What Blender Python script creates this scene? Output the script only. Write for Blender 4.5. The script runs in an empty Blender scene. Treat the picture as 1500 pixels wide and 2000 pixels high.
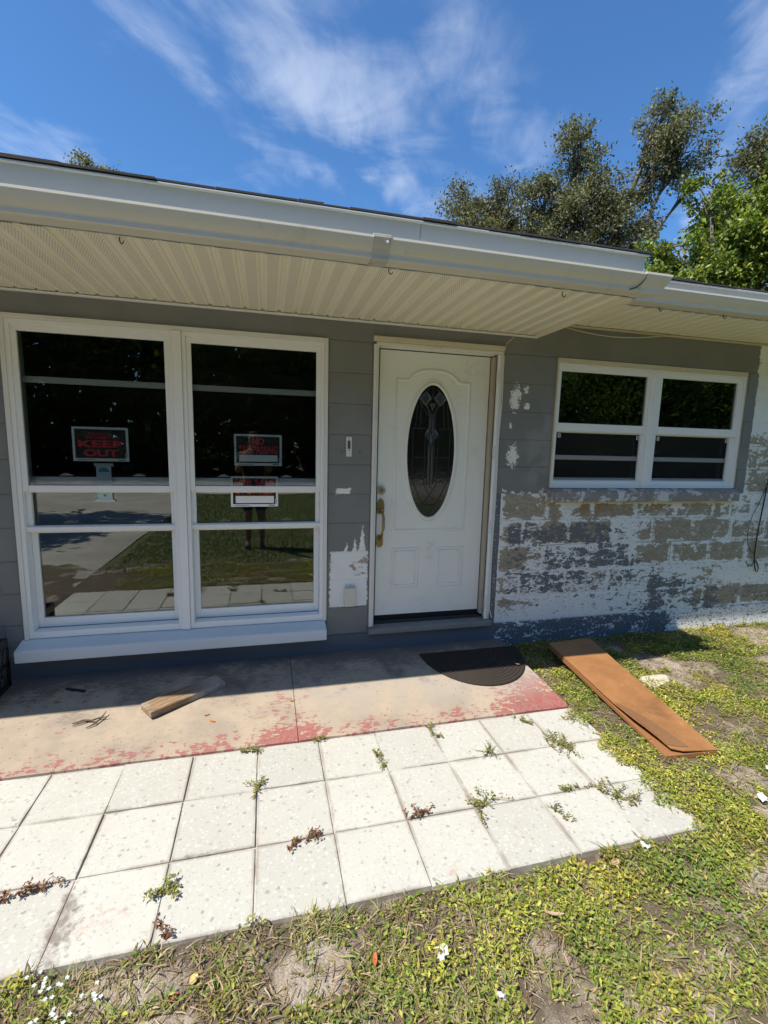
import bpy, math, random
import numpy as np
from mathutils import Vector, Matrix, noise as mnoise
random.seed(7); RNG = np.random.default_rng(7)
U = 0.2032                       # one block course in metres; all layout numbers below are in courses
sc = bpy.context.scene
COL = sc.collection

# ------------------------------------------------------------------ camera, sky, sun, exposure
cam = bpy.data.cameras.new('camera'); camo = bpy.data.objects.new('camera', cam); COL.objects.link(camo)
cam.sensor_fit = 'VERTICAL'; cam.sensor_height = 36.0; cam.sensor_width = 27.0; cam.lens = 16.449
cam.clip_start = 0.02; cam.clip_end = 500
R_ = Vector((0.96965134, -0.24322189, 0.02488779)); U_ = Vector((0.01005771, 0.14138927, 0.98990298)); F_ = Vector((0.24428494, 0.95961044, -0.13954454))
M = Matrix((R_, U_, -F_)).transposed().to_4x4(); M.translation = (-1.90797791, -3.17568772, 1.34739322)
camo.matrix_world = M
sc.camera = camo

SUN_TO = Vector((-0.60, -0.266, 1.0)).normalized()      # direction towards the sun
world = bpy.data.worlds.new('World'); sc.world = world; world.use_nodes = True
sun = bpy.data.lights.new('sun', 'SUN'); sun.energy = 3.8; sun.angle = math.radians(0.5); sun.color = (1.0, 0.93, 0.83)
suno = bpy.data.objects.new('sun', sun); COL.objects.link(suno); suno.location = (-6, -4, 12)
suno.rotation_euler = SUN_TO.to_track_quat('Z', 'Y').to_euler()
SKY_STRENGTH = 0.088
sc.view_settings.view_transform = 'Standard'; sc.view_settings.look = 'None'
sc.view_settings.exposure = 1.0; sc.view_settings.gamma = 1.0; sc.view_settings.use_curve_mapping = False

# ------------------------------------------------------------------ node helper
class S:
    def __init__(s, g, k): s.g = g; s.k = k
    def _m(s, op, o=None, o2=None, clamp=False): return s.g.math(op, s, o, o2, clamp)
    def __add__(s, o): return s._m('ADD', o)
    __radd__ = __add__
    def __sub__(s, o): return s._m('SUBTRACT', o)
    def __rsub__(s, o): return s.g.math('SUBTRACT', o, s)
    def __mul__(s, o): return s._m('MULTIPLY', o)
    __rmul__ = __mul__
    def __truediv__(s, o): return s._m('DIVIDE', o)
    def max(s, o): return s._m('MAXIMUM', o)
    def min(s, o): return s._m('MINIMUM', o)
    def abs(s): return s._m('ABSOLUTE')
    def pow(s, o): return s._m('POWER', o)
    def sat(s): return s._m('ADD', 0.0, clamp=True)
    def step(s, a, b):        # smoothstep from a to b
        n = s.g.nt.nodes.new('ShaderNodeMapRange'); n.interpolation_type = 'SMOOTHSTEP'
        s.g.inp(n.inputs['Value'], s); n.inputs['From Min'].default_value = a; n.inputs['From Max'].default_value = b
        return S(s.g, n.outputs[0])
class G:
    def __init__(s, nt): s.nt = nt
    def inp(s, sock, v):
        if isinstance(v, S): s.nt.links.new(v.k, sock)
        elif isinstance(v, (tuple, list)) and len(sock.default_value) == 4 and len(v) == 3: sock.default_value = (*v, 1)
        else: sock.default_value = v
    def math(s, op, a, b=None, c=None, clamp=False):
        n = s.nt.nodes.new('ShaderNodeMath'); n.operation = op; n.use_clamp = clamp
        for i, v in enumerate((a, b, c)):
            if v is not None: s.inp(n.inputs[i], v)
        return S(s, n.outputs[0])
    def new(s, t, out=0, props=None, **ins):
        n = s.nt.nodes.new(t)
        for k, v in (props or {}).items(): setattr(n, k, v)
        for k, v in ins.items(): s.inp(n.inputs[k.replace('_', ' ')], v)
        return S(s, n.outputs[out])
    def pos(s): return s.new('ShaderNodeNewGeometry', 'Position')
    def xyz(s, v):
        n = s.nt.nodes.new('ShaderNodeSeparateXYZ'); s.inp(n.inputs[0], v); return [S(s, o) for o in n.outputs]
    def vec(s, x, y, z):
        n = s.nt.nodes.new('ShaderNodeCombineXYZ')
        for i, v in enumerate((x, y, z)): s.inp(n.inputs[i], v)
        return S(s, n.outputs[0])
    def noise(s, v, scale, detail=4, rough=.55, dist=0.0):
        return s.new('ShaderNodeTexNoise', 0, Vector=v, Scale=scale, Detail=detail, Roughness=rough, Distortion=dist)
    def voro(s, v, scale, feature='F1', out=0, rand=1.0):
        return s.new('ShaderNodeTexVoronoi', out, {'feature': feature}, Vector=v, Scale=scale, Randomness=rand)
    def mix(s, f, a, b, mode='MIX'):
        n = s.nt.nodes.new('ShaderNodeMix'); n.data_type = 'RGBA'; n.blend_type = mode
        s.inp(n.inputs[0], f); s.inp(n.inputs[6], a); s.inp(n.inputs[7], b); return S(s, n.outputs[2])
    def attr(s, name, out='Color'): return s.new('ShaderNodeAttribute', out, {'attribute_name': name})
    def box(s, x, z, x0, x1, z0, z1, e=.1):
        return x.step(x0 - e, x0 + e) * (1 - x.step(x1 - e, x1 + e)) * z.step(z0 - e, z0 + e) * (1 - z.step(z1 - e, z1 + e))
    def bump(s, h, strength=.3, dist=.002):
        return s.new('ShaderNodeBump', 0, Height=h, Strength=strength, Distance=dist)
MATS = {}
def mat(name, fn=None, color=(.5, .5, .5), rough=.6, metal=0.0, spec=.5, **k):
    if name in MATS: return MATS[name]
    m = bpy.data.materials.new(name); m.use_nodes = True; nt = m.node_tree; nt.nodes.clear(); g = G(nt)
    out = nt.nodes.new('ShaderNodeOutputMaterial'); b = nt.nodes.new('ShaderNodeBsdfPrincipled')
    nt.links.new(b.outputs[0], out.inputs[0])
    b.inputs['Base Color'].default_value = (*color, 1); b.inputs['Roughness'].default_value = rough
    b.inputs['Metallic'].default_value = metal; b.inputs['Specular IOR Level'].default_value = spec
    if fn:
        r = fn(g)
        if isinstance(r, dict):
            for kk, v in r.items():
                if kk == 'shader': nt.links.new(v.k, out.inputs[0])
                else: g.inp(b.inputs[kk], v)
    MATS[name] = m; return m
def worn(color, amount=.12, scale=9, rough=.5, dirt=(.22, .19, .15), dirty=.25, spec=.5, streak=False):
    """painted surface with faint cloudy tone, grime and small scuffs"""
    def fn(g):
        p = g.pos()
        if streak: p = g.new('ShaderNodeMapping', 0, Vector=p, Scale=(1, 1, .12))
        n = g.noise(p, scale, 5, .6); n2 = g.noise(p, scale * 7, 4, .6)
        c = g.mix((n - .5) * 2.2 * amount + amount, color, tuple(x * .78 for x in color))
        d = (n * .65 + n2 * .35).step(.55, .74) * dirty
        c = g.mix(d, c, dirt)
        return {'Base Color': c, 'Roughness': n2 * .25 + (rough - .1), 'Normal': g.bump(n2, .12, .001)}
    return fn

# ------------------------------------------------------------------ mesh helper (coordinates in courses, world frame)
class MB:
    def __init__(s): s.v = []; s.f = []
    def add(s, vs, fs):
        o = len(s.v); s.v += [tuple(v) for v in vs]; s.f += [tuple(i + o for i in f) for f in fs]; return s
    def box(s, x0, x1, y0, y1, z0, z1):
        return s.add([(x0, y0, z0), (x1, y0, z0), (x1, y1, z0), (x0, y1, z0), (x0, y0, z1), (x1, y0, z1), (x1, y1, z1), (x0, y1, z1)],
                     [(3, 2, 1, 0), (4, 5, 6, 7), (0, 1, 5, 4), (1, 2, 6, 5), (2, 3, 7, 6), (3, 0, 4, 7)])
    def hexa(s, b, t):
        return s.add(list(b) + list(t), [(3, 2, 1, 0), (4, 5, 6, 7), (0, 1, 5, 4), (1, 2, 6, 5), (2, 3, 7, 6), (3, 0, 4, 7)])
    def extr(s, prof, x0, x1):                     # profile of (y, z) swept along x, closed
        n = len(prof)
        return s.add([(x0, y, z) for y, z in prof] + [(x1, y, z) for y, z in prof],
                     [(i, (i + 1) % n, n + (i + 1) % n, n + i) for i in range(n)] + [tuple(range(n))[::-1], tuple(range(n, 2 * n))])
    def exty(s, prof, y0, y1):                     # profile of (x, z) swept along y, closed
        n = len(prof)
        return s.add([(x, y0, z) for x, z in prof] + [(x, y1, z) for x, z in prof],
                     [(i, (i + 1) % n, n + (i + 1) % n, n + i) for i in range(n)] + [tuple(range(n))[::-1], tuple(range(n, 2 * n))])
    def ring(s, x0, x1, z0, z1, w, y0, y1, wb=None, wt=None):   # rectangular frame facing -y
        wb = w if wb is None else wb; wt = w if wt is None else wt
        s.box(x0, x0 + w, y0, y1, z0, z1); s.box(x1 - w, x1, y0, y1, z0, z1)
        if wt: s.box(x0 + w, x1 - w, y0, y1, z1 - wt, z1)
        if wb: s.box(x0 + w, x1 - w, y0, y1, z0, z0 + wb)
        return s
    def tube(s, pts, r, seg=6, cap=True):
        pts = [Vector(p) for p in pts]; rs = r if isinstance(r, (list, tuple)) else [r] * len(pts)
        o = len(s.v); up = Vector((0, 0, 1))
        for i, p in enumerate(pts):
            t = (pts[min(i + 1, len(pts) - 1)] - pts[max(i - 1, 0)]).normalized()
            a = t.cross(up if abs(t.z) < .95 else Vector((1, 0, 0))).normalized(); b = t.cross(a)
            for k in range(seg):
                an = 2 * math.pi * k / seg
                s.v.append(tuple(p + (a * math.cos(an) + b * math.sin(an)) * rs[i]))
        for i in range(len(pts) - 1):
            for k in range(seg):
                s.f.append((o + i * seg + k, o + i * seg + (k + 1) % seg, o + (i + 1) * seg + (k + 1) % seg, o + (i + 1) * seg + k))
        if cap:
            s.f.append(tuple(o + k for k in range(seg))[::-1]); s.f.append(tuple(o + (len(pts) - 1) * seg + k for k in range(seg)))
        return s
    def ridge(s, path, w, h, y, closed=True, prof=((-1, 0), (-.6, .7), (0, 1), (.6, .7), (1, 0))):
        """moulding of width 2w and height h along a path of (x, z) lying on plane y, standing out towards -y"""
        n = len(path); o = len(s.v); m = len(prof)
        for i in range(n):
            a = Vector(path[(i - 1) % n] if closed or i else path[0]); c = Vector(path[(i + 1) % n] if closed or i < n - 1 else path[-1]); p = Vector(path[i])
            d1 = (p - a).normalized() if (p - a).length > 1e-6 else (c - p).normalized(); d2 = (c - p).normalized() if (c - p).length > 1e-6 else d1
            t = (d1 + d2).normalized(); nrm = Vector((-t.y, t.x)); k = 1 / max(.4, abs(t.dot(d1)))
            for u, q in prof: s.v.append((p.x + nrm.x * u * w * k, y - q * h, p.y + nrm.y * u * w * k))
        for i in range(n if closed else n - 1):
            j = (i + 1) % n
            for k in range(m - 1): s.f.append((o + i * m + k, o + i * m + k + 1, o + j * m + k + 1, o + j * m + k))
        return s
    def build(s, name, material, parent=None, origin=None, smooth=False, bevel=0.0, seg=2):
        v = np.array(s.v, float)
        if origin is None: origin = ((v[:, 0].min() + v[:, 0].max()) / 2, (v[:, 1].min() + v[:, 1].max()) / 2, v[:, 2].min())
        me = bpy.data.meshes.new(name); me.from_pydata(((v - np.array(origin)) * U).tolist(), [], s.f); me.update()
        return link(name, me, material, parent, origin, smooth, bevel, seg)
WORLD = {}
def link(name, me, material, parent=None, origin=(0, 0, 0), smooth=False, bevel=0.0, seg=2):
    ob = bpy.data.objects.new(name, me)
    if material and not me.materials: me.materials.append(material)
    COL.objects.link(ob); place(ob, parent, origin)
    if smooth: me.shade_smooth()
    if bevel:
        b = ob.modifiers.new('bevel', 'BEVEL'); b.width = bevel * U; b.segments = seg; b.limit_method = 'ANGLE'; b.angle_limit = math.radians(40)
    return ob
def place(ob, parent, origin):
    w = Vector(origin) * U; WORLD[ob.name] = w
    if parent: ob.parent = parent; ob.location = w - WORLD[parent.name]
    else: ob.location = w
def tag(o, label=None, cat=None, group=None, kind=None):
    if label: o['label'] = label
    if cat: o['category'] = cat
    if group: o['group'] = group
    if kind: o['kind'] = kind
    return o
def thing(name, origin, label, cat, group=None):
    o = bpy.data.objects.new(name, None); COL.objects.link(o); o.empty_display_size = .1; place(o, None, origin); return tag(o, label, cat, group)
def part(name, parent, origin):
    o = bpy.data.objects.new(name, None); COL.objects.link(o); o.empty_display_size = .05; place(o, parent, origin); return o

def leaves(name, P, D, N, L, W, C, material, parent=None, origin=(0, 0, 0), fold=.25, blade=False):
    """many small folded leaves (or bent grass blades) joined in one mesh; arrays in courses"""
    n = len(P); D = D / np.linalg.norm(D, axis=1, keepdims=True)
    Sd = np.cross(N, D); Sd /= np.maximum(np.linalg.norm(Sd, axis=1, keepdims=True), 1e-6); Nn = np.cross(D, Sd)
    L = L[:, None]; W = W[:, None]
    if blade:
        a = P - Sd * W * .5; b = P + Sd * W * .5
        m1 = P + D * L * .55 - Sd * W * .38; m2 = P + D * L * .55 + Sd * W * .38
        dr = np.zeros_like(P); dr[:, 2] = -1
        t = P + D * L + dr * L * .22
        V = np.stack([a, b, m2, m1, t], 1).reshape(-1, 3); k = 5
        loops = np.concatenate([np.arange(n)[:, None] * 5 + np.array([0, 1, 2, 3]), np.arange(n)[:, None] * 5 + np.array([3, 2, 4, 0])[None]], 1)
        idx = np.concatenate([loops[:, :4], loops[:, 4:7]], 1).ravel(); sizes = np.tile([4, 3], n)
    else:
        base = P; tip = P + D * L; mid = P + D * L * .5 + Nn * (W * fold)
        V = np.stack([base, mid - Sd * W * .5, tip, mid + Sd * W * .5], 1).reshape(-1, 3); k = 4
        q = np.arange(n)[:, None] * 4
        idx = np.concatenate([q + np.array([0, 1, 2]), q + np.array([0, 2, 3])], 1).ravel(); sizes = np.full(2 * n, 3)
    me = bpy.data.meshes.new(name)
    V = (V - np.array(origin)) * U
    me.vertices.add(len(V)); me.vertices.foreach_set('co', V.astype(np.float32).ravel())
    me.loops.add(len(idx)); me.loops.foreach_set('vertex_index', idx.astype(np.int32))
    me.polygons.add(len(sizes)); me.polygons.foreach_set('loop_start', np.concatenate([[0], np.cumsum(sizes)[:-1]]).astype(np.int32))
    me.update(calc_edges=True)
    ca = me.color_attributes.new('Col', 'FLOAT_COLOR', 'POINT')
    cc = np.concatenate([np.repeat(C, k, 0), np.ones((n * k, 1))], 1).astype(np.float32); ca.data.foreach_set('color', cc.ravel())
    return link(name, me, material, parent, origin)

# ------------------------------------------------------------------ world: clear sky with thin cirrus
def build_world():
    nt = world.node_tree; nt.nodes.clear(); g = G(nt)
    sky = nt.nodes.new('ShaderNodeTexSky'); sky.sky_type = 'NISHITA'; sky.sun_disc = False
    sky.sun_elevation = math.asin(SUN_TO.z); sky.sun_rotation = math.atan2(SUN_TO.x, SUN_TO.y)
    sky.altitude = 0; sky.air_density = 1.0; sky.dust_density = .35; sky.ozone_density = 3.0
    skyc = S(g, sky.outputs[0])
    d = g.new('ShaderNodeTexCoord', 'Generated'); x, y, z = g.xyz(d)
    zz = z.max(.06); px = x / zz; py = y / zz
    # wind-drawn streaks running from the zenith down towards the north-east
    a = math.radians(62); u = px * math.cos(a) + py * math.sin(a); v = py * math.cos(a) - px * math.sin(a)
    warp = g.noise(g.vec(px, py, 0.0), 1.1, 3, .5)
    n1 = g.noise(g.vec(u * .75 + warp * .9, v * 1.5 + warp * .8, 3.1), 1.5, 8, .58, .35)
    n2 = g.noise(g.vec(u * .9, v * 4.0 + warp * 2.0, 7.7), 2.6, 7, .6, .2)
    big = g.noise(g.vec(px * 1.0 + 4.35, py * .55 + 1.8, 1.0), .9, 2, .5)
    # the streaks lie in a few broad bands across the wind; elsewhere thin scattered wisps
    vb = px * .76 - py * .65 + (warp - .5) * .45 + (n1 - .5) * .3
    gb = lambda c, w: (1 - ((vb - c) / w).pow(2.0)).max(0.0)
    band = gb(-.80, .20) * .32 + gb(-.45, .24) * .24 + gb(.22, .14) * .32 + gb(-1.10, .09) * .13 + gb(.75, .25) * .3 + gb(-2.0, .3) * .3
    patch = g.noise(g.vec(px, py, 9.0), 3.2, 5, .55, .6)
    cl = (n1 * .50 + n2 * .25 + big * .25 - .5 + band + (patch - .5) * .8).step(.08, .60)
    cl = cl * z.step(.02, .12)
    sky2 = g.mix(1.0, skyc, (.52, .83, 1.08), 'MULTIPLY')
    cloud = g.mix(.55, skyc, (7.5, 7.9, 8.6))
    bg = nt.nodes.new('ShaderNodeBackground'); g.inp(bg.inputs[0], g.mix(cl * .62, sky2, cloud)); bg.inputs[1].default_value = SKY_STRENGTH
    out = nt.nodes.new('ShaderNodeOutputWorld'); nt.links.new(bg.outputs[0], out.inputs[0])
build_world()

# ------------------------------------------------------------------ materials
BARE = [(4.6, -2.5, 1.0, .7), (5.4, -3.1, .9, .6), (4.2, -3.7, .7, .5), (10.4, -1.4, 1.0, .6), (11.4, -1.0, 1.2, .6), (1.5, -7.95, .7, .5), (-5.3, -10.75, .42, .7), (-5.7, -11.4, .5, .6), (-11.3, -9.5, .9, .28), (-8.8, -9.8, .5, .35), (-.3, -10.2, .8, .5), (1.2, -8.9, .6, .3), (8.9, -3.0, .6, .3), (-10.9, -10.2, .7, .35), (3.4, -6.2, .5, .3)]
GREY = (.195, .196, .186); WHITE = (.86, .86, .83); TAN = (.245, .205, .150)
def wallfn(zone):
  def fn(g):
    P = g.pos(); x, y, z = g.xyz(P); X = x / U; Z = z / U
    p2 = g.vec(X, Z, y * 0.5)
    B = lambda x0, x1, z0, z1, e=.25: g.box(X, Z, x0, x1, z0, z1, e)
    # flake shapes at three scales
    na = g.noise(p2, 1.3, 9, .66, .5); nb = g.noise(g.vec(X * .55 + 9.3, Z * 1.6, 2.0), 2.8, 9, .70, .5); nf = g.noise(g.vec(X * .8, Z * 1.15, 1.0), 6.5, 7, .70, .5)
    n_g = (na * .24 + nb * .38 + nf * .38 - .5) * 9.0
    nc = g.noise(g.vec(X + 31.7, Z * 1.25 + 5.2, 4.0), 1.35, 9, .60, .6); nd = g.noise(g.vec(X * .7 + 2.2, Z * 1.8 + 8.8, 6.0), 4.2, 8, .70, .7)
    n_t = (nc * .36 + nd * .46 + nf * .18 - .5) * 9.5
    gen = g.new('ShaderNodeTexCoord', 'Generated'); gx, gy, gz = g.xyz(gen); rnd = g.new('ShaderNodeObjectInfo', 'Random')
    edge = (gx.min(1 - gx) * 2.0).min(gz.min(1 - gz))            # 0 at the block's edge
    tone = g.noise(p2, .7, 3, .5); fine = g.noise(p2, 30, 4, .6)
    sp = g.noise(g.vec(X * .8, Z * 1.2, 5.0), 15.0, 5, .66, .5); sp2 = g.noise(g.vec(X * .7 + 4.0, Z * 1.4, 8.0), 10.0, 6, .68, .6)
    grey = g.mix(tone.step(.35, .65) * .5, GREY if zone != 'lower' else (.135, .145, .165), tuple(v * (1.25 if zone != 'lower' else .9) for v in GREY))
    white = g.mix(fine.step(.45, .75) * .35, WHITE, (.50, .49, .46))
    tan = g.mix(nd.step(.35, .65), (.25, .195, .135), (.40, .34, .25)); tan = g.mix(sp2.step(.45, .65) * .45, tan, (.50, .465, .40))
    mt = None
    if zone == 'left':                       # pier beside the door and everything left of it: sound grey coat, bared patch
        nj = g.noise(p2, 11.0, 6, .68, .3); jag = (nf - .5) * .40 + (nj - .5) * .16
        zj = Z + jag * .5; xj = X + jag * .8
        patch = g.box(xj, zj, -7.28, -5.96, 1.02, 3.0, .012).max(g.box(xj, zj, -7.08, -6.62, 4.99, 5.18, .012))
        for cx, hh, w in ((-6.72, .32, .07), (-6.42, .48, .09), (-6.16, .95, .13)):
            q = 1 - ((xj - cx).abs() / w + (zj - 3.0).max(0.0) / hh)
            patch = patch.max(q.step(-.02, .02) * Z.step(2.9, 2.95))
        mg = (1.75 + n_g).step(-.045, .045) * (1 - patch)
        mt = (n_t - 1.55 + B(-6.95, -5.9, 2.1, 2.95, .1) * 1.15).step(-.05, .05)
    elif zone == 'upper':                    # right wall above the sill line
        nj = g.noise(p2, 11.0, 6, .68, .3)
        c = B(-3, 1.05, 5.25, 30, .35) * 1.8 + B(9.7, 10.45, 5.0, 30, .12) * 1.9 - B(10.5, 30, 4, 30, .12) * 1.7 + B(-3, -.95, 4, 30, .03) * 1.5
        patch = None
        for cx, cz, rx, rz in ((-.62, 8.45, .20, .42), (-.2, 8.78, .1, .14), (-.16, 8.2, .12, .12), (-.75, 7.5, .06, .12), (-.60, 6.40, .22, .38)):
            q = 1 - (((X - cx) / rx).pow(2.0) + ((Z - cz) / rz).pow(2.0)) + (nj - .5) * 5.0 + (nf - .5) * 6.0
            q = q.step(-.05, .05); patch = q if patch is None else patch.max(q)
        mg = (c + n_g).step(-.045, .045) * (1 - patch)
        t = B(-.9, 1.1, 3, 5.5, .3) * 1.5 + B(10.4, 30, 4.0, 7.6, .5) * 1.75 - 1.35 - (1 - edge.step(.02, .16)) * .6
        mt = (t + (rnd - .5) * .7 + n_t).step(-.05, .05)
        grey = g.mix(B(.0, 1.05, 5.2, 7.9, .3) * tone.step(.4, .5) * .55, grey, (.30, .295, .28))      # worn lighter area left of the far window
    elif zone == 'lower':                    # right wall below the sill line: mostly flaked
        c = B(-1.0, 6.4, .9, 3.9, .5) * .55 + B(6.0, 9.6, -.5, 1.6, .6) * .5 - B(-1.0, -.6, -.1, 5.2, .08) * .75 + B(-3, -.95, -1, 30, .03) * 3.0
        c = c - B(.9, 5.0, -.05, 1.0, .15) * .15 - B(5.2, 30, 1.9, 5.4, .7) * .85 - B(-.9, 30, 3.95, 5.2, .2) * 1.0 - B(8.6, 30, .9, 8, .5) * .4 - .12
        c = c + (g.math('FRACT', rnd * 7.31) - .5) * .6 - .36 - (1 - edge.step(.01, .09)) * .4
        mg = (c + n_g).step(-.045, .045); mg = mg * (1 - sp.step(.60, .63)); mg = mg.max(sp2.step(.615, .64) * (1 - B(7.5, 30, 1.2, 6, .5) * .8) * B(-.8, 30, -.5, 4.2, .2))
        t = B(5.2, 30, 1.9, 3.98, .5) * 1.2 + B(2.4, 9.3, 3.98, 4.8, .35) * 1.15 + B(-.9, 1.6, 3.0, 5.4, .3) * 1.15 + B(8.4, 30, -.4, 1.1, .3) * 1.2 + B(1.0, 4.0, 2.9, 4.0, .3) * 1.1 + B(-.9, .2, .6, 3.0, .3) * 1.0
        t = t - .62 + (rnd - .5) * .8 - (1 - edge.step(.03, .18)) * .8
        mt = (t + n_t).step(-.05, .05).max((sp * .5 + sp2 * .5).step(.57, .60) * B(-.9, 30, .8, 5.2, .3) * .9)
        tan = g.mix(B(2.0, 6.8, 4.15, 4.75, .25) * nc.step(.4, .6) * .8, tan, (.30, .165, .065))      # rust-brown run-off under the sill
    else:                                    # lintel above, bluish plinth below
        c = B(-40, 10.35, 5, 30, .15) * 2.4 + B(-40, -1.0, -5, .5, .2) * 1.75 - B(10.3, 30, 5, 30, .3) * .6 + B(-1.0, 7.2, -5, 0, .3) * .35 - B(7.4, 30, -5, 0, .3) * .5
        mg = (c + n_g).step(-.045, .045); mg = mg.max(sp2.step(.56, .58) * B(-1.0, 30, -5, .1, .2)); mg = mg * (1 - sp.step(.62, .65) * B(-1.0, 30, -5, .1, .2))
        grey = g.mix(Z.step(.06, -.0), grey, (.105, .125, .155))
        mt = (n_t - 1.6 + B(8.5, 30, -5, 0, .5) * .9).step(-.05, .05)
    col = g.mix(mg, g.mix(mt, white, tan), grey)
    col = g.mix(tone.step(.56, .74) * fine * .35, col, (.16, .14, .12))
    h = mg * .5 + (1 - mt) * .5 + fine * .22
    return {'Base Color': col, 'Roughness': .62 + (fine - .5) * .3, 'Normal': g.bump(h + sp * .25, .75, .0028)}
  return fn
WALL = mat('grey_wall_paint', wallfn('left')); WALLU = mat('chipped_wall_paint', wallfn('upper')); WALLD = mat('peeling_wall_paint', wallfn('lower')); WALLB = mat('lintel_plinth_paint', wallfn('band'))
VINYL = mat('white_vinyl', worn((.88, .88, .855), .08, 6, .35, dirty=.10))
TRIM = mat('old_white_trim', worn((.78, .76, .70), .16, 10, .5, (.33, .27, .18), .35))
CREAM = mat('cream_trim', worn((.68, .60, .44), .2, 12, .55, (.25, .18, .09), .45))
SILLM = mat('painted_sill', worn((.70, .74, .76), .15, 8, .55, (.30, .30, .31), .3))
ALU = mat('aluminium_bar', worn((.72, .72, .71), .1, 20, .45, dirty=.1))
def fn_soffit(g):
    P = g.pos(); x, y, z = g.xyz(P)
    n = g.noise(P, 4, 5, .6); X = x / .0112; Y = y / .0135
    # punched vent slots in slanted rows
    fx = g.math('FRACT', X + g.math('FLOOR', Y) * .5); fy = g.math('FRACT', Y)
    slot = (1 - (fx - .5).abs().step(.16, .26)) * (1 - (fy - .5).abs().step(.28, .38))
    at = g.attr('vent', 'Fac')
    c = g.mix(n.step(.5, .75) * .3, (.90, .85, .69), (.83, .775, .61))
    c = g.mix(slot * at * .55, c, (.16, .13, .09))
    return {'Base Color': c, 'Roughness': .45, 'Normal': g.bump(1 - slot * at, .4, .001)}
SOFFIT = mat('vented_cream_soffit', fn_soffit)
GUTTER = mat('gutter_aluminium', worn((.68, .65, .57), .14, 5, .38, (.30, .26, .19), .35, streak=True))
FASCIA = mat('fascia_white', worn((.47, .52, .55), .10, 4, .42, (.45, .43, .40), .25, streak=True))
def fn_shingle(g):
    P = g.pos(); n = g.noise(P, 260, 2, .6); m = g.noise(P, 5, 4, .6)
    return {'Base Color': g.mix(n, (.020, .019, .018), (.085, .078, .07)), 'Roughness': .95, 'Normal': g.bump(n, .6, .002)}
SHING = mat('dark_shingle', fn_shingle)
DARK = mat('dark_gap', color=(.012, .012, .012), rough=.9)
def fn_glass(g, ior=1.85):
    P = g.pos(); w = g.noise(P, 2.2, 2, .5)
    nb = g.bump(w, .035, .02)
    gl = g.new('ShaderNodeBsdfGlossy', 0, Color=(.93, .97, .95), Roughness=.0, Normal=nb)
    tr = g.new('ShaderNodeBsdfTransparent', 0, Color=(.965, .985, .98))
    fr = g.new('ShaderNodeFresnel', 0, IOR=ior, Normal=nb)
    n = g.nt.nodes.new('ShaderNodeMixShader'); g.inp(n.inputs[0], fr); g.nt.links.new(tr.k, n.inputs[1]); g.nt.links.new(gl.k, n.inputs[2])
    return {'shader': S(g, n.outputs[0])}
GLASS = mat('window_glass', fn_glass); GLASSU = mat('upper_window_glass', lambda g: fn_glass(g, 1.6))
def fn_leaded(g):
    P = g.pos(); w = g.noise(P, 38, 3, .6)
    return {'Base Color': (.012, .012, .012), 'Roughness': .09, 'Specular IOR Level': 1.0, 'Normal': g.bump(w, .10, .004)}
LEADGLASS = mat('textured_door_glass', fn_leaded)
CAME = mat('dark_lead_came', color=(.035, .035, .037), rough=.35, metal=.6)
BEVELGLASS = mat('bevelled_glass', color=(.05, .052, .055), rough=.14, spec=1.0)
def fn_screen(g):
    tr = g.new('ShaderNodeBsdfTransparent'); df = g.new('ShaderNodeBsdfDiffuse', 0, Color=(.05, .05, .052))
    n = g.nt.nodes.new('ShaderNodeMixShader'); n.inputs[0].default_value = .20; g.nt.links.new(tr.k, n.inputs[1]); g.nt.links.new(df.k, n.inputs[2])
    return {'shader': S(g, n.outputs[0])}
SCREEN = mat('insect_screen', fn_screen)
DOORM = mat('white_door_paint', worn((.86, .86, .80), .09, 5, .38, (.40, .38, .34), .30))
BRASS = mat('aged_brass', worn((.36, .27, .12), .3, 30, .38, (.12, .09, .05), .5))
MATS['aged_brass'].node_tree.nodes['Principled BSDF'].inputs['Metallic'].default_value = .75
ROOM = mat('dim_room', color=(.10, .085, .07), rough=.9)
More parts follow.
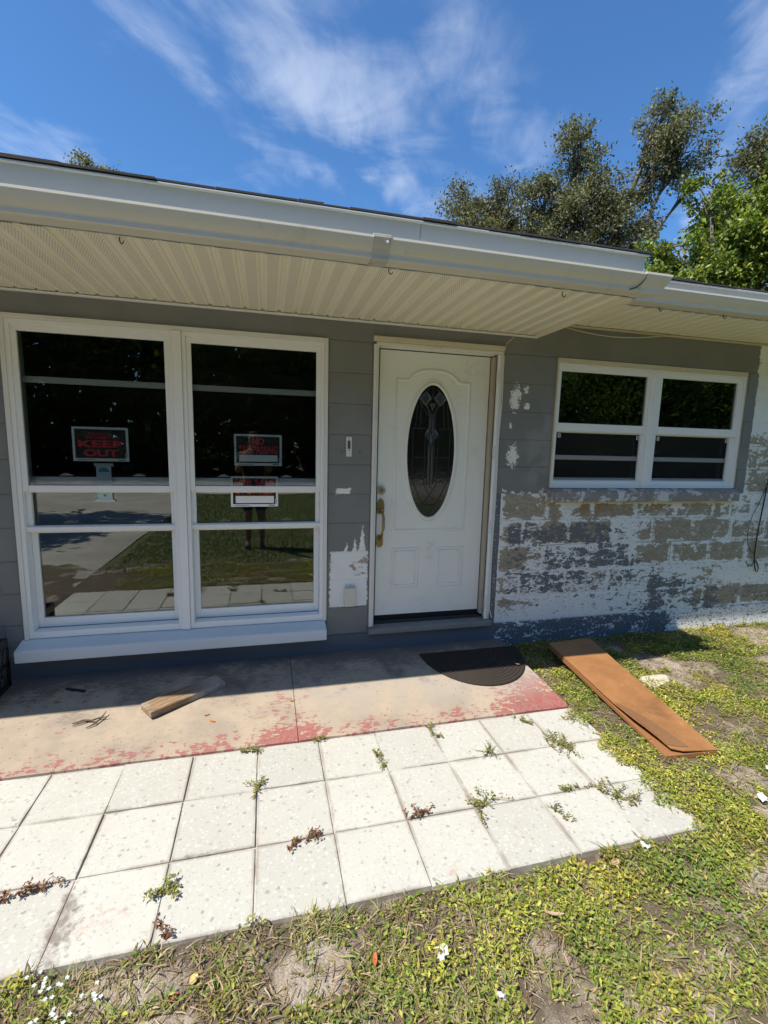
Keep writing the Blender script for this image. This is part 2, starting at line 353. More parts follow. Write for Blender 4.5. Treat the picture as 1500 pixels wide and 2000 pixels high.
def fn_slab(g):
    P = g.pos(); x, y, z = g.xyz(P); X = x / U; Y = y / U
    n = g.noise(P, 3.2, 8, .6, .3); f = g.noise(P, 22, 6, .62, .3); ff = g.noise(P, 150, 3, .6); st = g.noise(g.vec(x * 3.0, y * 9.0, 0.0), 7, 7, .65, .3)
    c = g.mix(n.step(.35, .68), (.375, .305, .225), (.275, .23, .18))
    c = g.mix(ff.step(.5, .75) * .45, c, (.27, .22, .17)); c = g.mix(f.step(.52, .70) * .40, c, (.25, .20, .15))
    B = lambda x0, x1, y0, y1, e=.4: g.box(X, Y, x0, x1, y0, y1, e)
    r = B(-30, 30, -9, 9) * -1.15
    r = r + Y.step(-3.35, -4.3) * 1.0 * (1 - B(-15.5, -13.4, -9, 9, .5) * .3) + B(-2.9, .3, -4.6, -2.7, .6) * .95 + B(-9.5, -8.0, -4.6, -2.3, .35) * .95 + B(-1.6, .5, -4.4, -.5, .4) * .5
    r = r + B(-16.5, -14.0, -2.0, -.6, .4) * .75 - B(-8.3, -3.2, -3.9, -1.0, .8) * .4 - B(-14, -10.5, -3.9, 0, .8) * .3
    m = (r + (st * .40 + f * .40 + n * .20 - .5) * 12.0).step(-.12, .12)
    red = g.mix(f.step(.3, .7), (.26, .045, .040), (.29, .105, .092))
    c = g.mix((r + 1.2 + (n - .5) * 4 + (st - .5) * 4).step(.2, 1.7) * .22, c, (.38, .26, .20))
    c = g.mix(m * .9 * ff.step(.25, .45), c, red)
    c = g.mix(B(-9.2, 1, -3.4, -.2, .8) * n.step(.35, .6) * .5, c, (.36, .335, .29))
    dk = g.noise(P, 1.9, 7, .68).step(.50, .70) * .42; c = g.mix(dk, c, (.15, .125, .11))
    c = g.mix((Y * .55 + 1.25 + (n - .5) * 3.6 + (st - .5) * 2.0).step(.0, 1.0) * .80, c, (.115, .088, .080))      # eave shade deepened in the colour along the house, with old paint and grime
    crumb = g.voro(P, 34, 'F1').step(.20, .09) * g.noise(P, 3.5, 3, .6).step(.46, .60)
    c = g.mix(crumb * .85, c, (.10, .085, .07))
    return {'Base Color': c, 'Roughness': .85, 'Normal': g.bump(f * .5 + ff * .3 + m * .2, .5, .003)}
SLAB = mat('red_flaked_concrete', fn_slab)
def fn_tile(g):
    P = g.pos(); x, y, z = g.xyz(P); X = x / U; Y = y / U
    rnd = g.new('ShaderNodeObjectInfo', 'Random')
    base = g.mix(rnd, (.40, .392, .348), (.475, .466, .415))
    n = g.noise(P, 5, 6, .6); ff = g.noise(P, 130, 3, .6)
    warp = g.new('ShaderNodeVectorMath', 0, {'operation': 'ADD'}, **{}); vm = warp.k.node
    w3 = g.new('ShaderNodeTexNoise', 1, Vector=P, Scale=60.0, Detail=2.0); g.nt.links.new(P.k, vm.inputs[0])
    sc_ = g.new('ShaderNodeVectorMath', 0, {'operation': 'SCALE'}); g.nt.links.new(w3.k, sc_.k.node.inputs[0]); sc_.k.node.inputs['Scale'].default_value = .022
    g.nt.links.new(sc_.k, vm.inputs[1])
    def chips(scale, thr, keep):
        d = g.voro(warp, scale, 'F1', 0); cc = g.voro(warp, scale, 'F1', 1); r, gg, b = g.xyz(cc)
        return d.step(thr, thr * .6) * gg.step(keep, keep + .01)
    c = g.mix(chips(85, .42, .70) * .50, base, (.26, .265, .245))
    c = g.mix(chips(44, .36, .86) * .55, c, (.22, .22, .21))
    c = g.mix(chips(60, .45, .55) * .5, c, (.56, .545, .49))
    c = g.mix(g.voro(warp, 19, 'F1').step(.16, .10) * .6, c, (.15, .155, .15))
    c = g.mix(ff.step(.5, .8) * .25, c, (.52, .51, .47))
    # rusty-red scuffs where the old coat rubbed off and brown grime at the edges
    gen = g.new('ShaderNodeTexCoord', 'Generated'); gx, gy, gz = g.xyz(gen); e = gx.min(1 - gx).min(gy.min(1 - gy))
    c = g.mix((1 - e.step(.0, .05)) * n.step(.38, .60) * .7, c, (.19, .15, .11))
    B = lambda cx, cy, rx, ry: (1 - (((X - cx) / rx).pow(2.0) + ((Y - cy) / ry).pow(2.0))).max(0.0)
    k = B(-4.6, -8.35, .75, .45) * .85 + B(-6.3, -8.7, .5, .4) + B(-3.9, -7.6, .5, .3) + B(-12.1, -8.3, .9, .35) * 1.2 + B(-2.9, -8.6, .4, .3) * .6 + B(-5.6, -5.2, .3, .3) * .4
    m = (k * .40 + (g.noise(P, 26, 8, .70) - .5) * 2.6 - .42).step(-.05, .35)
    c = g.mix(m * .6, c, (.40, .25, .20))
    k2 = B(-12.55, -8.3, .32, 1.0) * 1.3 + B(-10.6, -7.4, .5, .12)
    c = g.mix((k2 * .5 + (g.noise(P, 30, 7, .68) - .5) * 2.0 - .35).step(-.1, .4) * .75, c, (.13, .10, .085))
    c = g.mix(n.step(.45, .70) * .22, c, (.36, .34, .29)); c = g.mix(g.noise(P, 17, 6, .7).step(.58, .76) * .35, c, (.30, .27, .23))
    return {'Base Color': c, 'Roughness': .7, 'Normal': g.bump(ff, .35, .0015)}
TILE = mat('terrazzo_tile', fn_tile)
def fn_soil(g):
    P = g.pos(); x, y, z = g.xyz(P)
    n = g.noise(P, 1.6, 8, .62, .4); f = g.noise(P, 40, 6, .65, .3); ff = g.noise(P, 220, 3, .6); n2 = g.noise(P, 6, 6, .6)
    X = x / U; Y = y / U; bare = None
    for bx, by, rx_, ry_ in BARE:
        e = (1.6 - (((X - bx) / rx_).pow(2.0) + ((Y - by) / ry_).pow(2.0))).max(0.0)
        bare = e if bare is None else bare + e
    sand = (bare.min(1.0) * .75 + (n - .5) * 3.4 + (n2 - .5) * 3.2 - .05).step(.05, .75)
    c = g.mix(sand, (.105, .080, .050), (.37, .31, .245))
    c = g.mix(n2.step(.5, .68) * .6 * sand, c, (.45, .39, .335)); c = g.mix(g.noise(g.vec(x, y * .5, 0.0), 70, 6, .72, .8).step(.50, .62) * .55 * sand, c, (.17, .125, .085))
    c = g.mix(f.step(.48, .70) * .65, c, (.11, .08, .055))
    c = g.mix(g.voro(P, 90, 'F1').step(.25, .12) * n2.step(.42, .6) * .5, c, (.62, .58, .52))
    c = g.mix(ff.step(.42, .66) * .5, c, (.10, .075, .05)); c = g.mix(g.voro(P, 130, 'F1').step(.22, .10) * .7, c, (.50, .45, .38))
    far = (y / U).step(-13.0, -16.0).max((x / U).step(14.0, 18.0))
    gr = g.mix(f.step(.3, .7), (.045, .070, .018), (.12, .14, .04)); gr = g.mix(n2.step(.5, .7) * .5, gr, (.17, .15, .07))
    c = g.mix(far * .9, c, gr)
    return {'Base Color': c, 'Roughness': .95, 'Normal': g.bump(f * .6 + ff * .6, 1.0, .008)}
SOIL = mat('sandy_soil', fn_soil)
def fn_road(g):
    P = g.pos(); n = g.noise(P, 1.2, 6, .6); f = g.noise(P, 90, 4, .6)
    return {'Base Color': g.mix(n.step(.35, .65), (.30, .275, .235), (.40, .37, .32)), 'Roughness': .9, 'Normal': g.bump(f, .5, .003)}
ROADM = mat('pale_worn_asphalt', fn_road)
def leafmat(name, trans=.35, rough=.5, spec=.4):
    def fn(g):
        c = g.attr('Col')
        b = g.new('ShaderNodeBsdfPrincipled', 0, Base_Color=c, Roughness=rough); b.k.node.inputs['Specular IOR Level'].default_value = spec
        t = g.new('ShaderNodeBsdfTranslucent', 0, Color=g.mix(1.0, c, (1.25, 1.2, .55), 'MULTIPLY'))
        n = g.nt.nodes.new('ShaderNodeMixShader'); n.inputs[0].default_value = trans
        g.nt.links.new(b.k, n.inputs[1]); g.nt.links.new(t.k, n.inputs[2]); return {'shader': S(g, n.outputs[0])}
    return mat(name, fn)
LEAF = leafmat('leaf'); GRASSM = leafmat('grass_blade', .25, .6, .3)
def fn_bark(g):
    P = g.pos(); n = g.noise(g.new('ShaderNodeMapping', 0, Vector=P, Scale=(1, 1, .3)), 25, 6, .65)
    return {'Base Color': g.mix(n, (.05, .042, .034), (.17, .15, .125)), 'Roughness': .95, 'Normal': g.bump(n, .8, .01)}
BARK = mat('bark', fn_bark)
BLACK = mat('black_plastic', color=(.012, .012, .013), rough=.4)
SIGNBLACK = mat('sign_black', color=(.012, .012, .012), rough=.45)
SIGNRED = mat('sign_red', color=(.85, .03, .05), rough=.5)
SIGNWHITE = mat('sign_white', color=(.88, .88, .86), rough=.5)
SIGNINK = mat('sign_small_print', color=(.06, .06, .06), rough=.5)
PAPERM = mat('blue_grey_paper', color=(.50, .55, .66), rough=.7); TEAL = mat('teal_print', color=(.05, .27, .31), rough=.6)
PALEBLUE = mat('pale_blue_print', color=(.42, .62, .66), rough=.6)
WHITEP = mat('white_plastic', worn((.74, .74, .72), .06, 20, .4, dirty=.15)); BEIGEP = mat('beige_plastic', worn((.66, .63, .54), .08, 30, .45, dirty=.2))

# ------------------------------------------------------------------ ground, road, driveway
def zg(x, y):      # gentle unevenness of the yard
    return -.965 + .075 * mnoise.noise(Vector((x * .35, y * .35, 0))) + .05 * mnoise.noise(Vector((x * 1.1, y * 1.1, 3))) + (.05 if y > -2 else 0)
def zslab(y): return -.60 + .063 * y
def build_ground():
    me = bpy.data.meshes.new('ground'); xs = sorted(set([-700, -400, -200, -120, -80, -50, -36] + list(np.arange(-28, 28.1, .5)) + [36, 50, 80, 120, 200, 400, 700]))
    ys = sorted(set([-700, -400, -200, -140, -100, -80, -60, -45, -36, -30, -24, -20, -17] + list(np.arange(-14, 1.1, .5)) + [4, 12, 30, 60, 100, 200, 400, 700]))
    v = []; f = []
    for yy in ys:
        for xx in xs:
            under = (-18.9 < xx < -.9 and -8.7 < yy < 2)
            z = -1.35 if under else (zg(xx, yy) if abs(xx) < 28 and -14.1 < yy < 1.6 else -1.05)
            v.append((xx * U, yy * U, z * U))
    nx = len(xs)
    for j in range(len(ys) - 1):
        for i in range(nx - 1): f.append((j * nx + i, j * nx + i + 1, (j + 1) * nx + i + 1, (j + 1) * nx + i))
    me.from_pydata(v, [], f); me.update()
    o = link('ground', me, SOIL, None, (0, 0, 0), smooth=True)
    tag(o, 'sandy yard soil showing between the weeds and grass', None, None, 'structure')
build_ground()
tag(MB().box(-700, 700, -80, -56, -1.2, -1.0).build('road', ROADM), 'pale street seen only in the window reflections', None, None, 'structure')
tag(MB().hexa([(-40, -55.9, -1.2), (-19, -55.9, -1.2), (-19, -4.5, -1.2), (-40, -4.5, -1.2)], [(-40, -55.9, -.985), (-19, -55.9, -.985), (-19, -4.5, -.985), (-40, -4.5, -.985)]).build('driveway', ROADM),
    'pale driveway left of the tile path, seen in the glass', None, None, 'structure')

# ------------------------------------------------------------------ house
house = thing('house', (-3, 0, -1), 'single storey grey block house with peeling paint and cream eaves', 'house')
def blockmesh(w, h, m, cache={}):
    k = (round(w, 3), round(h, 3), m.name)
    if k not in cache:
        b = MB(); g_, c, d = .012, .03, .016
        x0, x1, z0, z1 = g_, w - g_, g_, h - g_
        V = [(x0 + c, 0, z0 + c), (x1 - c, 0, z0 + c), (x1 - c, 0, z1 - c), (x0 + c, 0, z1 - c), (x0, d, z0), (x1, d, z0), (x1, d, z1), (x0, d, z1),
             (x0, .3, z0), (x1, .3, z0), (x1, .3, z1), (x0, .3, z1)]
        F = [(0, 1, 2, 3), (4, 5, 1, 0), (5, 6, 2, 1), (6, 7, 3, 2), (7, 4, 0, 3), (8, 9, 5, 4), (9, 10, 6, 5), (10, 11, 7, 6), (11, 8, 4, 7)]
        me = bpy.data.meshes.new('block'); me.from_pydata([(a * U, b_ * U, c_ * U) for a, b_, c_ in V], [], F); me.update(); me.materials.append(m)
        cache[k] = me
    return cache[k]
wb = MB()
Y0, Y1 = .022, .5
for x0, x1, z0, z1 in ((-34.6, -16.46, -1.3, 10), (-16.46, -7.4, -1.3, .07), (-7.4, -5.9, -1.3, 10), (-5.9, -1.2, -1.3, .02), (-1.2, 1.0, -1.3, 10), (1.0, 9.85, -1.3, 5.2), (9.85, 22.5, -1.3, 10)):
    if x0 < -1.3: wb.box(x0, x1, Y0, Y1, z0, z1)
wall = wb.build('wall', WALL, house, origin=(0, 0, -1))
MB().box(-1.2, 1.0, Y0, Y1, 5, 10).build('wall_backing', WALLU, wall); MB().box(9.85, 22.5, Y0, Y1, 5, 10).build('wall_backing', WALLU, wall)
wr = MB(); wr.box(-1.2, 1.0, Y0, Y1, -1.3, 5); wr.box(1.0, 9.85, Y0, Y1, -1.3, 4.7); wr.box(9.85, 22.5, Y0, Y1, -1.3, 5); wr.build('wall_backing', WALLD, wall)
def put_block(x0, x1, z0, z1):
    o = bpy.data.objects.new('block', blockmesh(x1 - x0, z1 - z0, WALL if x1 < -1.3 else WALLU if z0 > 4.8 else WALLD)); COL.objects.link(o); place(o, wall, (x0, 0.0 + random.uniform(-.004, .004), z0))
def row(xa, xb, r, whole=False):
    if whole: put_block(xa, xb, r, r + 1); return
    j = 0 if r % 2 else 1
    x = xa; n = math.floor((xa - j) / 2) + 1
    while x < xb - .05:
        nx = min(n * 2 + j, xb)
        if nx - x > .12: put_block(x, nx, r, r + 1)
        x = nx; n += 1
for r in range(10):
    row(-33.9, -16.47, r); put_block(-7.39, -5.9, r, r + 1)
    if r >= 5: row(-1.2, 1.0, r, True); row(9.86, 22.4, r)
    elif r == 4:
        row(-1.2, 1.0, r); j = 1
        x = 1.0
        for nx in (3, 5, 7, 9, 9.86):                     # the course under the sill is cut lower
            put_block(x, nx, 4, 4.68); x = nx
        row(9.86, 22.4, r)
    else: row(-1.2, 22.4, r)
MB().box(-34.6, 22.5, 0.0, .5, 10.0, 11.5).build('lintel_beam', WALLB, house, bevel=.015)
MB().box(-34.6, 22.55, -.05, .5, -1.4, -.012).build('plinth', WALLB, house, bevel=.02)
MB().box(-5.93, -1.18, -.26, .62, -.010, .20).build('door_step', WALLB, house, bevel=.03)
# room behind the glass, other outside walls
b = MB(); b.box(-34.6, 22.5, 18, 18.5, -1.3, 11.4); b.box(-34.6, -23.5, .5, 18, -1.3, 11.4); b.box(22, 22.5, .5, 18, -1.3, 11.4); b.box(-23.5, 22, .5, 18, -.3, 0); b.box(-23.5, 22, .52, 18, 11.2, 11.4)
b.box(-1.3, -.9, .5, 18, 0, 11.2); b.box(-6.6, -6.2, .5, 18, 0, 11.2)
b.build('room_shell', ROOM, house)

# eaves ---------------------------------------------------------------
def soffit(x0, x1, yf, z, n_rib, vent, parent, first):
    """one vinyl soffit panel: flat bands with V grooves between, running from the wall to the gutter"""
    pr = []; at = []; w = (x1 - x0) / n_rib
    for i in range(n_rib):
        a = x0 + i * w
        for dx, dz, vv in ((.0, .012, 0), (.035, .05, 0), (.09, .05, 0), (.125, .0, 0), (.19, 0, 0), (.195, 0, 1), (w - .055, 0, 1), (w - .05, 0, 0), (w, .0, 0)):
            pr.append((a + dx, z + dz)); at.append(vv)
    me = bpy.data.meshes.new('soffit_panel'); n = len(pr); ny = 2
    ox = (x0 + x1) / 2
    V = [((x - ox) * U, 0, (zz - z) * U) for x, zz in pr] + [((x - ox) * U, (0 - yf) * U - .002, (zz - z) * U) for x, zz in pr]
    V += [(vx, vy, vz + .004) for vx, vy, vz in V]
    F = [(i, i + 1, n + i + 1, n + i) for i in range(n - 1)] + [(2 * n + i, 3 * n + i, 3 * n + i + 1, 2 * n + i + 1) for i in range(n - 1)]
    F += [(0, n, 3 * n, 2 * n), (n - 1, 3 * n - 1, 4 * n - 1, 2 * n - 1)]
    me.from_pydata(V, [], F); me.update(); me.materials.append(SOFFIT)
    a_ = me.attributes.new('vent', 'FLOAT', 'POINT'); a_.data.foreach_set('value', np.array((at * 4), np.float32) * vent)
    o = bpy.data.objects.new('soffit_panel', me); COL.objects.link(o); place(o, parent, (ox, yf, z + random.uniform(-.006, .006)))
SOZ, SOZR = 10.655, 11.15
sof = part('soffit', house, (-9, -2.3, SOZ))
x = -34.5
while x < -.05:
    soffit(x, x + 1.5, -4.6, SOZ, 3, 1.0, sof, False); x += 1.5
x = 0.02
while x < 22.2:
    soffit(x, x + 1.5, -2.6, SOZR, 3, .25, sof, False); x += 1.5
tr = MB(); tr.box(-34.5, 0.0, -.13, -.004, SOZ - .075, SOZ - .035); tr.box(-34.5, 0.0, -.02, -.004, SOZ - .035, SOZ + .14)
tr.build('soffit_channel', VINYL, sof)
tr = MB(); tr.box(.07, 23.0, -.13, -.004, SOZR - .075, SOZR - .035); tr.box(.07, 23.0, -.02, -.004, SOZR - .035, SOZR + .14); tr.build('soffit_channel', CREAM, sof)
MB().box(-.0, .06, -4.6, -.01, SOZ - .09, SOZR + .05).build('soffit_end_trim', mat('soffit_cream_plain', worn((.80, .72, .55), .1, 8, .5)), sof, bevel=.01)
MB().tube([(.075, -4.3, SOZ - .05), (.08, -3.2, SOZ + .0), (.08, -2.0, SOZ - .04)], .02, 5).build('loose_trim_edge', DARK, sof)
roof = part('roof', house, (-3, 8, 12))
rz = lambda y: 11.655 + .15 * (y + 4.88)
rb = MB()
rb.hexa([(-34.6, -4.76, rz(-4.76) - .05), (.20, -4.76, rz(-4.76) - .05), (.20, -2.74, rz(-2.74) - .05), (-34.6, -2.74, rz(-2.74) - .05)], [(-34.6, -4.76, rz(-4.76)), (.20, -4.76, rz(-4.76)), (.20, -2.74, rz(-2.74)), (-34.6, -2.74, rz(-2.74))])
rb.hexa([(-34.6, -2.74, rz(-2.74) - .05), (23.4, -2.74, rz(-2.74) - .05), (23.4, 9, rz(9) - .12), (-34.6, 9, rz(9) - .12)], [(-34.6, -2.74, rz(-2.74)), (23.4, -2.74, rz(-2.74)), (23.4, 9, rz(9)), (-34.6, 9, rz(9))])
rb.hexa([(-34.6, 9, rz(9) - .12), (23.4, 9, rz(9) - .12), (23.4, 22, rz(-4) - .12), (-34.6, 22, rz(-4) - .12)], [(-34.6, 9, rz(9)), (23.4, 9, rz(9)), (23.4, 22, rz(-4)), (-34.6, 22, rz(-4))])
rb.build('roof_deck', SHING, roof)
def shing(x0, x1, y):
    dz = random.uniform(0, .02); yy = y - random.uniform(0, .05); t = random.uniform(.025, .045)
    z = rz(y) + .002
    MB().hexa([(x0, yy, z + .002), (x1, yy, z + .002), (x1, y + 1.2, rz(y + 1.2) + .0), (x0, y + 1.2, rz(y + 1.2) + .0)],
              [(x0, yy, z + t + dz), (x1, yy, z + t + dz), (x1, y + 1.2, rz(y + 1.2) + .03), (x0, y + 1.2, rz(y + 1.2) + .03)]).build('shingle', SHING, roof)
x = -34.6
while x < .1:
    w = random.choice((.55, .8, 1.1, 1.64)); shing(x, min(x + w - .012, .24), -4.86); x += w
x = .26
while x < 23.3:
    w = random.choice((.8, 1.1, 1.64)); shing(x, x + w - .012, -2.86); x += w
fas = part('fascia', house, (-3, -4.6, 10.6))
def fboard(x0, x1, y, z0, z1, lean):
    MB().hexa([(x0, y, z0), (x1, y, z0), (x1, y + .06, z0), (x0, y + .06, z0)], [(x0, y - lean, z1), (x1, y - lean, z1), (x1, y - lean + .06, z1), (x0, y - lean + .06, z1)]).build('fascia_board', FASCIA, fas)
fboard(-34.5, -5.945, -4.61, 10.67, 11.63, .20)
MB().box(-34.5, .21, -4.875, -4.70, 11.605, 11.64).build('drip_edge', FASCIA, fas, bevel=.008)
MB().box(.165, 23.3, -2.875, -2.70, 11.905, 11.94).build('drip_edge', FASCIA, fas, bevel=.008)
fboard(-5.935, .15, -4.61, 10.67, 11.63, .20)
MB().hexa([(.10, -4.6, 10.66), (.16, -4.6, 10.66), (.16, -2.6, 10.66), (.10, -2.6, 10.66)], [(.10, -4.78, 11.62), (.16, -4.78, 11.62), (.16, -2.6, 11.93), (.10, -2.6, 11.93)]).build('fascia_board', FASCIA, fas, bevel=.01)
fboard(.165, 23.2, -2.63, 11.17, 11.93, .18)
gut = part('gutter', house, (-3, -4.9, 10.6))
def gutter_prof(y, z, h=.40, d=.60):
    """ogee gutter section: thin sheet, back at y, outlet lip leaning out to y - d"""
    o = [(0, .0), (-.36, -.005), (-.395, .015), (-.40, .09), (-.415, .12), (-.46, .165), (-.51, .225), (-.545, .29), (-.565, .335), (-.58, .35), (-.58, h), (-.53, h)]
    i = [(-.545, h - .03), (-.54, .345), (-.52, .29), (-.485, .235), (-.435, .18), (-.39, .135), (-.375, .10), (-.37, .035), (-.03, .03), (-.03, h), (0, h)]
    return [(y + a * d / .6, z + b) for a, b in o + i]
GY = -4.665
MB().extr(gutter_prof(GY, 10.66), -34.5, -7.12).build('gutter_run', GUTTER, gut)
MB().extr(gutter_prof(GY, 10.66), -7.10, -.16).build('gutter_run', GUTTER, gut)
def sleeve(x0, x1, dx=0.0):
    p = gutter_prof(GY, 10.66); q = [(y - .022 if y < GY - .2 else y, z - .02 if z < 10.8 else z + .012) for y, z in p[:12]] + p[12:]
    return MB().extr(q, x0, x1)
GUTD = mat('stained_gutter_joint', worn((.54, .52, .46), .25, 20, .45, (.16, .13, .09), .5))
sleeve(-7.12, -6.74).build('gutter_connector', GUTD, gut)
MB().box(-7.13, -6.73, GY - .60, GY - .50, 11.065, 11.085).build('connector_lip', GUTTER, gut)
MB().tube([(-6.82, GY - .57, 10.95), (-6.82, GY - .60, 10.95)], .03, 8).build('rivet', ALU, gut)
# mitred end piece reaching past the deep eave
pe = gutter_prof(GY, 10.66)
q = [(y - .014 if y < GY - .2 else y, z - .014 if z < 10.8 else z + .014) for y, z in pe[:12]] + pe[12:]
m = MB(); n = len(q)
m.add([(-.18, y, z) for y, z in q] + [(.24 + (GY - y) * .62, y, z) for y, z in q], [(i, (i + 1) % n, n + (i + 1) % n, n + i) for i in range(n)] + [tuple(range(n))[::-1], tuple(range(n, 2 * n))])
m.build('gutter_corner', GUTTER, gut)
MB().tube([(-.17, GY - .60, 11.02), (-.19, GY - .585, 10.92), (-.22, GY - .50, 10.83), (-.30, GY - .42, 10.74), (-.5, GY - .41, 10.67)], .012, 4).build('sealant_seam', DARK, gut)
MB().extr(gutter_prof(-2.685, 11.16), .12, 23.2).build('gutter_run', GUTTER, gut)
MB().box(.10, .12, -3.25, -2.69, 11.16, 11.55).build('gutter_end_cap', GUTTER, gut)
for hx, hy, hz in ((-12.2, -4.5, SOZ), (-6.6, -4.55, SOZ), (-1.95, -4.4, SOZ), (.62, -2.75, SOZR), (2.65, -2.72, SOZR), (5.2, -2.72, SOZR)):
    MB().tube([(hx, hy, hz + .02), (hx, hy, hz - .06), (hx + .03, hy - .03, hz - .12), (hx + .07, hy - .03, hz - .10), (hx + .08, hy - .03, hz - .06)], .012, 5).build('hook', DARK, gut)

# front picture window ---------------------------------------------------------------
def pane(x0, x1, z0, z1, y, name='pane', m=GLASS, parent=None):
    MB().box(x0, x1, y, y + .02, z0, z1).build(name, m, parent)
fw = part('front_window', house, (-12, 0, .5))
MB().extr([(-.55, .07), (.1, .07), (.1, .60), (.0, .58), (-.50, .44), (-.55, .40)], -16.55, -7.44).build('window_sill', SILLM, fw, bevel=.02)
MB().ring(-16.46, -7.4, .58, 10.0, .12, -.07, .35, wb=0, wt=.13).build('outer_frame', TRIM, fw, bevel=.012)
MB().box(-12.04, -11.80, -.10, .35, .60, 9.868).build('mullion', VINYL, fw, bevel=.015)
MB().ring(-16.34, -7.52, .59, 9.87, .05, .3, .34, wb=.18, wt=.05).build('back_frame', VINYL, fw)
for xa, xb in ((-16.34, -12.045), (-11.795, -7.52)):
    MB().ring(xa, xb, .60, 9.868, .11, -.03, .34, wb=.20, wt=.13).build('unit_frame', VINYL, fw, bevel=.012)
    s1 = MB().ring(xa + .11, xb - .11, 5.06, 9.738, .14, .035, .16, wb=.18, wt=.17).build('sash', VINYL, fw, bevel=.012)
    pane(xa + .25, xb - .25, 5.24, 9.568, .10, m=GLASSU, parent=fw)
    MB().ring(xa + .112, xb - .112, 3.84, 5.06, .135, .17, .30, wb=.18, wt=.04).build('sash', VINYL, fw, bevel=.012)
    MB().box(xa + .09, xb - .09, .08, .17, 3.86, 4.00).build('lift_rail', VINYL, fw, bevel=.02)
    pane(xa + .247, xb - .247, 4.02, 5.02, .345, parent=fw)
    MB().ring(xa + .112, xb - .112, .82, 3.84, .17, .31, .44, wb=.30, wt=.06).build('sash', VINYL, fw, bevel=.015)
    pane(xa + .282, xb - .282, 1.12, 3.78, .38, parent=fw)
    for k in range(2): MB().box(xa + .112, xb - .112, .26 + .05 * k, .29 + .05 * k, .66, .76 + .03 * k).build('track_rib', VINYL, fw)
    # old aluminium awning bars and latches behind the glass
    MB().box(xa + .03, xb - .06, .36, .44, 8.2, 8.38).build('inner_bar', ALU, fw, bevel=.015)
    MB().box(xa + .03, xb - .06, .46, .56, 5.24, 5.47).build('inner_bar', ALU, fw, bevel=.015)
    for sx in (xa + .06, xb - .12): MB().box(sx, sx + .06, .57, .68, .6, 9.8).build('inner_stile', ALU, fw)
    for fx in (.25, .72):
        for lz in (5.5, 4.03):
            cx = xa + (xb - xa) * fx; b = MB(); b.box(cx - .17, cx + .17, .52, .6, lz, lz + .035); b.box(cx - .08, cx + .06, .5, .58, lz + .035, lz + .075); b.box(cx + .06, cx + .13, .48, .54, lz + .02, lz + .05)
            b.build('latch', ALU, fw)
# far window ---------------------------------------------------------------
sw = part('side_window', house, (5.4, 0, 5))
MB().ring(1.0, 9.86, 5.22, 9.985, .045, -.05, .3, wb=0, wt=.17).build('outer_frame', CREAM, sw, bevel=.015)
MB().ring(1.046, 9.814, 5.22, 9.81, .05, -.035, .3, wb=.06, wt=.05).build('frame', VINYL, sw, bevel=.012)
MB().box(5.19, 5.49, -.02, .3, 5.28, 9.76).build('mullion', VINYL, sw, bevel=.012)
MB().box(5.325, 5.355, -.035, -.015, 5.28, 9.76).build('mullion_bead', VINYL, sw)
for i, (xa, xb) in enumerate(((1.096, 5.19), (5.49, 9.764))):
    MB().ring(xa, xb, 7.36, 9.76, .13 if i == 0 else .25, .03, .18, wb=.30, wt=.22).build('sash', VINYL, sw, bevel=.015)
    w = .13 if i == 0 else .25
    pane(xa + w, xb - w, 7.66, 9.54, .11, parent=sw)
    MB().ring(xa, xb, 5.28, 7.36, w, .10, .24, wb=.20, wt=.01).build('sash', VINYL, sw, bevel=.012)
    MB().box(xa + w, xb - w, .17, .185, 5.48, 7.35).build('insect_screen', SCREEN, sw)
    MB().ring(xa + w, xb - w, 5.48, 7.35, .04, .15, .20).build('screen_frame', ALU, sw)
    pane(xa + w, xb - w, 5.30, 7.35, .315, parent=sw)
    MB().box(xa + .1, xb - .1, .19, .25, 8.40, 8.53).build('inner_bar', ALU, sw, bevel=.01)
    MB().box(xa + .1, xb - .1, .245, .30, 6.29, 6.46).build('inner_bar', ALU, sw, bevel=.01)
    MB().box(xa + .1, xb - .1, .245, .30, 5.40, 5.60).build('inner_bar', ALU, sw)
    for sx in (xa + .1, xb - .25): MB().box(sx, sx + .12, .5, .58, 5.4, 9.7).build('inner_stile', ALU, sw)
    for fx in (.22, .7):
        for lz in (8.54, 7.7):
            cx = xa + (xb - xa) * fx; b = MB(); b.box(cx - .2, cx + .2, .19, .25, lz, lz + .03); b.box(cx - .1, cx + .08, .18, .24, lz + .03, lz + .07); b.build('latch', ALU, sw)
    for sx in (xa + w + .1, xb - w - .2): MB().ring(sx, sx + .1, 7.12, 7.27, .02, .12, .15).build('screen_clip', ALU, sw)
def fn_sill2(g):
    P = g.pos(); n = g.noise(P, 14, 8, .62, .4); f = g.noise(P, 60, 5, .6); m = g.noise(P, 5, 4, .6)
    c = g.mix(n.step(.50, .54), (.28, .255, .225), (.62, .62, .61)); c = g.mix(m.step(.52, .56) * n.step(.45, .6) * .8, c, (.17, .10, .085)); 
    return {'Base Color': c, 'Roughness': .8, 'Normal': g.bump(n.step(.5, .54) + f * .4, .5, .002)}
MB().extr([(-.24, 4.70), (.2, 4.70), (.2, 5.24), (-.02, 5.20), (-.22, 5.10), (-.24, 5.07)], .96, 10.0).build('window_sill', mat('flaking_sill', fn_sill2), sw, bevel=.02)

